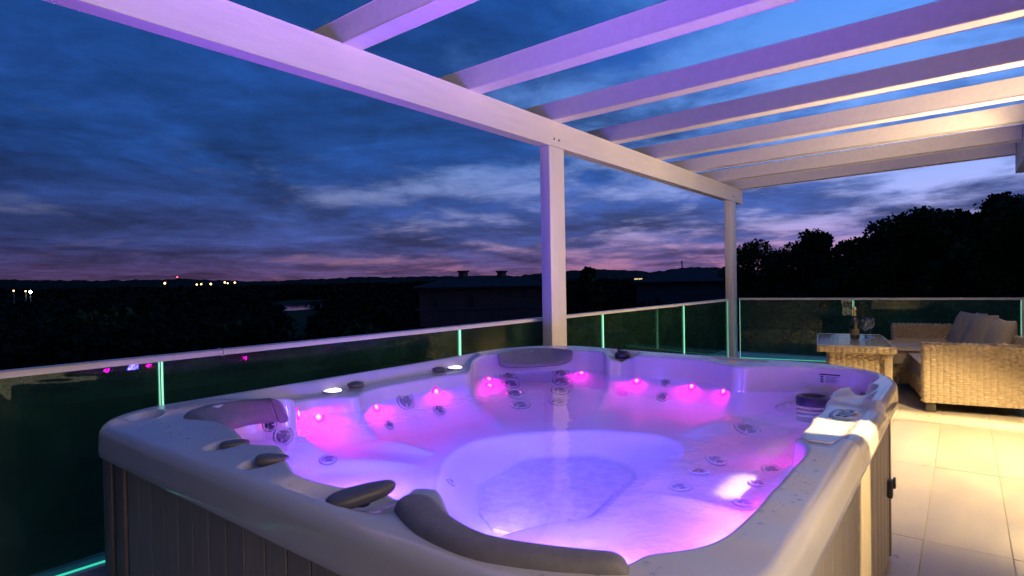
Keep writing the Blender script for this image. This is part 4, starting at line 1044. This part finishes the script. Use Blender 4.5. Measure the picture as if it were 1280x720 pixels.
# far houses
def hip_house(name, label, px0, px1, eave_y, ridge_y, dist, ang, depth, wallm, chim, doors, base=GZ, roofm='roof'):
    c = atd((px0 + px1) / 2, eave_y, dist); w = (px1 - px0) * dist / FPX * 1.0; ze = c[2]; zr = atd((px0 + px1) / 2, ridge_y, dist)[2]
    t = thing(name, label, 'house', (c[0], c[1], base)); az = math.atan2(c[1], c[0])
    ex = np.array([math.sin(az + ang), -math.cos(az + ang), 0]); ey = np.array([math.cos(az + ang), math.sin(az + ang), 0])
    Q = lambda a, b, z: ex * a + ey * b + np.array([0, 0, z])
    hw_, hd = w / 2 * .93, depth / 2; e = ze - base; r = zr - base
    vs = [Q(-hw_, -hd, 0), Q(hw_, -hd, 0), Q(hw_, hd, 0), Q(-hw_, hd, 0), Q(-hw_, -hd, e), Q(hw_, -hd, e), Q(hw_, hd, e), Q(-hw_, hd, e)]
    pobj('wall', vs, [(0, 1, 5, 4), (1, 2, 6, 5), (2, 3, 7, 6), (3, 0, 4, 7)], M[wallm], t)
    o_ = .6; W2, D2 = w / 2 + o_ * .3, hd + o_
    rl = max(.5, W2 - D2 * .9)
    vs = [Q(-W2, -D2, e), Q(W2, -D2, e), Q(W2, D2, e), Q(-W2, D2, e), Q(-rl, 0, r), Q(rl, 0, r), Q(-W2, -D2, e - .18), Q(W2, -D2, e - .18), Q(W2, D2, e - .18), Q(-W2, D2, e - .18)]
    rf = pobj('roof', vs, [(0, 1, 5, 4), (2, 3, 4, 5), (1, 2, 5), (3, 0, 4), (0, 6, 7, 1), (1, 7, 8, 2), (2, 8, 9, 3), (3, 9, 6, 0), (6, 9, 8, 7)], M[roofm], t)
    for cx, ty in chim:
        a = (cx - (px0 + px1) / 2) * dist / FPX; zt = atd(cx, ty, dist)[2] - base; c_ = Q(a, -.3, 0)
        ch = rbox('chimney', (c_[0] - .35, c_[1] - .35, r - 1.2), (c_[0] + .35, c_[1] + .35, zt - .16), M['brick'], rf, 0)
        rbox('chimney_cap', (c_[0] - .45, c_[1] - .45, zt - .16), (c_[0] + .45, c_[1] + .45, zt), M['roof'], rf, 0)
    for nm, x0, x1, y0, y1, m_ in doors:
        a0 = (x0 - (px0 + px1) / 2) * dist / FPX; a1 = (x1 - (px0 + px1) / 2) * dist / FPX; z0 = atd(x0, y1, dist)[2] - base; z1 = atd(x0, y0, dist)[2] - base
        pp = lambda a, b, z: Q(a, b, z)
        def bx(n2, a0, a1, z0, z1, b0, b1, m2, par):
            v = [pp(a, b, z) for z in (z0, z1) for (a, b) in ((a0, b0), (a1, b0), (a1, b1), (a0, b1))]
            return pobj(n2, v, [(0, 1, 5, 4), (1, 2, 6, 5), (2, 3, 7, 6), (3, 0, 4, 7), (4, 5, 6, 7), (3, 2, 1, 0)], M[m2], par)
        f = bx(nm, a0, a1, z0, z1, -hd - .10, -hd + .02, 'plaster' if nm != 'balcony' and nm != 'stair' else 'plaster', t)
        if nm in ('window', 'door'): bx('pane' if nm == 'window' else 'leaf', a0 + .12, a1 - .12, z0 + .1, z1 - .12, -hd - .13, -hd - .101, m_, f)
    return t
hip_house('house', 'unlit brick house with hipped roof and two chimneys seen over the railing', 520, 690, 357.5, 344.5, 62, .12, 9.5, 'brick', [(579, 338.5), (627, 338.5)],
          [('door', 538, 546, 363, 382, 'dark_open'), ('door', 579, 588, 363, 382, 'dark_open'), ('window', 624, 631, 361, 369, 'far_glass'), ('window', 643, 650, 361, 369, 'far_glass'), ('window', 665, 674, 362, 374, 'dark_open'),
           ('balcony', 520, 690, 383, 385.5, 'plaster'), ('pillar', 606, 608, 386, 410, 'plaster'), ('pillar', 645, 647, 386, 410, 'plaster'), ('pillar', 560, 562, 386, 410, 'plaster')])
hip_house('house', 'low dark house with a wide tiled roof behind the bushes near the far post', 806, 925, 351, 334, 75, -.1, 12, 'plaster', [],
          [('window', 838, 846, 353.5, 358, 'dark_open'), ('window', 870, 878, 353.5, 358, 'dark_open')])
hip_house('house', 'tiny distant house with warm lit windows below the hills', 790, 806, 347.3, 345, 420, 0, 8, 'plaster', [], [('window', 793, 803, 347.8, 349.8, 'town_win')])
# town and street lights on the far plain
def street_light(x, y, dist, m, r, label, grp='street lights on the far hillside'):
    p = atd(x, y, dist); t = thing('street_light', label, 'street light', (p[0], p[1], GZ), grp)
    lathe('pole', [(.12, 0), (.08, p[2] - GZ)], M['pole'], t, n=8)
    lathe('lamp', [(r * .3, -r), (r * .9, -r * .5), (r, 0), (r * .7, r * .7), (r * .1, r)], m, t, (0, 0, p[2] - GZ), n=12)
for x, y, m, r, lab in ((206, 354, 'town_orange', .75, 'lone orange street light left of the far row'), (246, 355.7, 'town_orange', .6, 'first pale orange street light of the far row'), (251.5, 355.2, 'town_orange', .6, 'second orange street light of the far row'),
                   (263.5, 355, 'town_orange', .75, 'bright orange street light in the middle of the far row'), (281, 353, 'town_orange', .65, 'orange street light near the right end of the far row'), (284.5, 354, 'town_orange', .5, 'small orange street light just below its neighbour in the far row'), (293.5, 353.2, 'town_orange', .6, 'rightmost orange street light of the far row'),
                   (221.5, 346.3, 'town_red', .55, 'red beacon on the skyline'), (38, 365, 'town_white', .8, 'bright white floodlight on the plain at the far left'), (17, 363.5, 'town_orange', .45, 'faint warm light at the far left edge'), (32, 364, 'town_orange', .45, 'faint warm light beside the white floodlight')):
    near = y > 360; street_light(x, y, 150 if near else 520, M[m], r * (.3 if near else 1.0), lab)
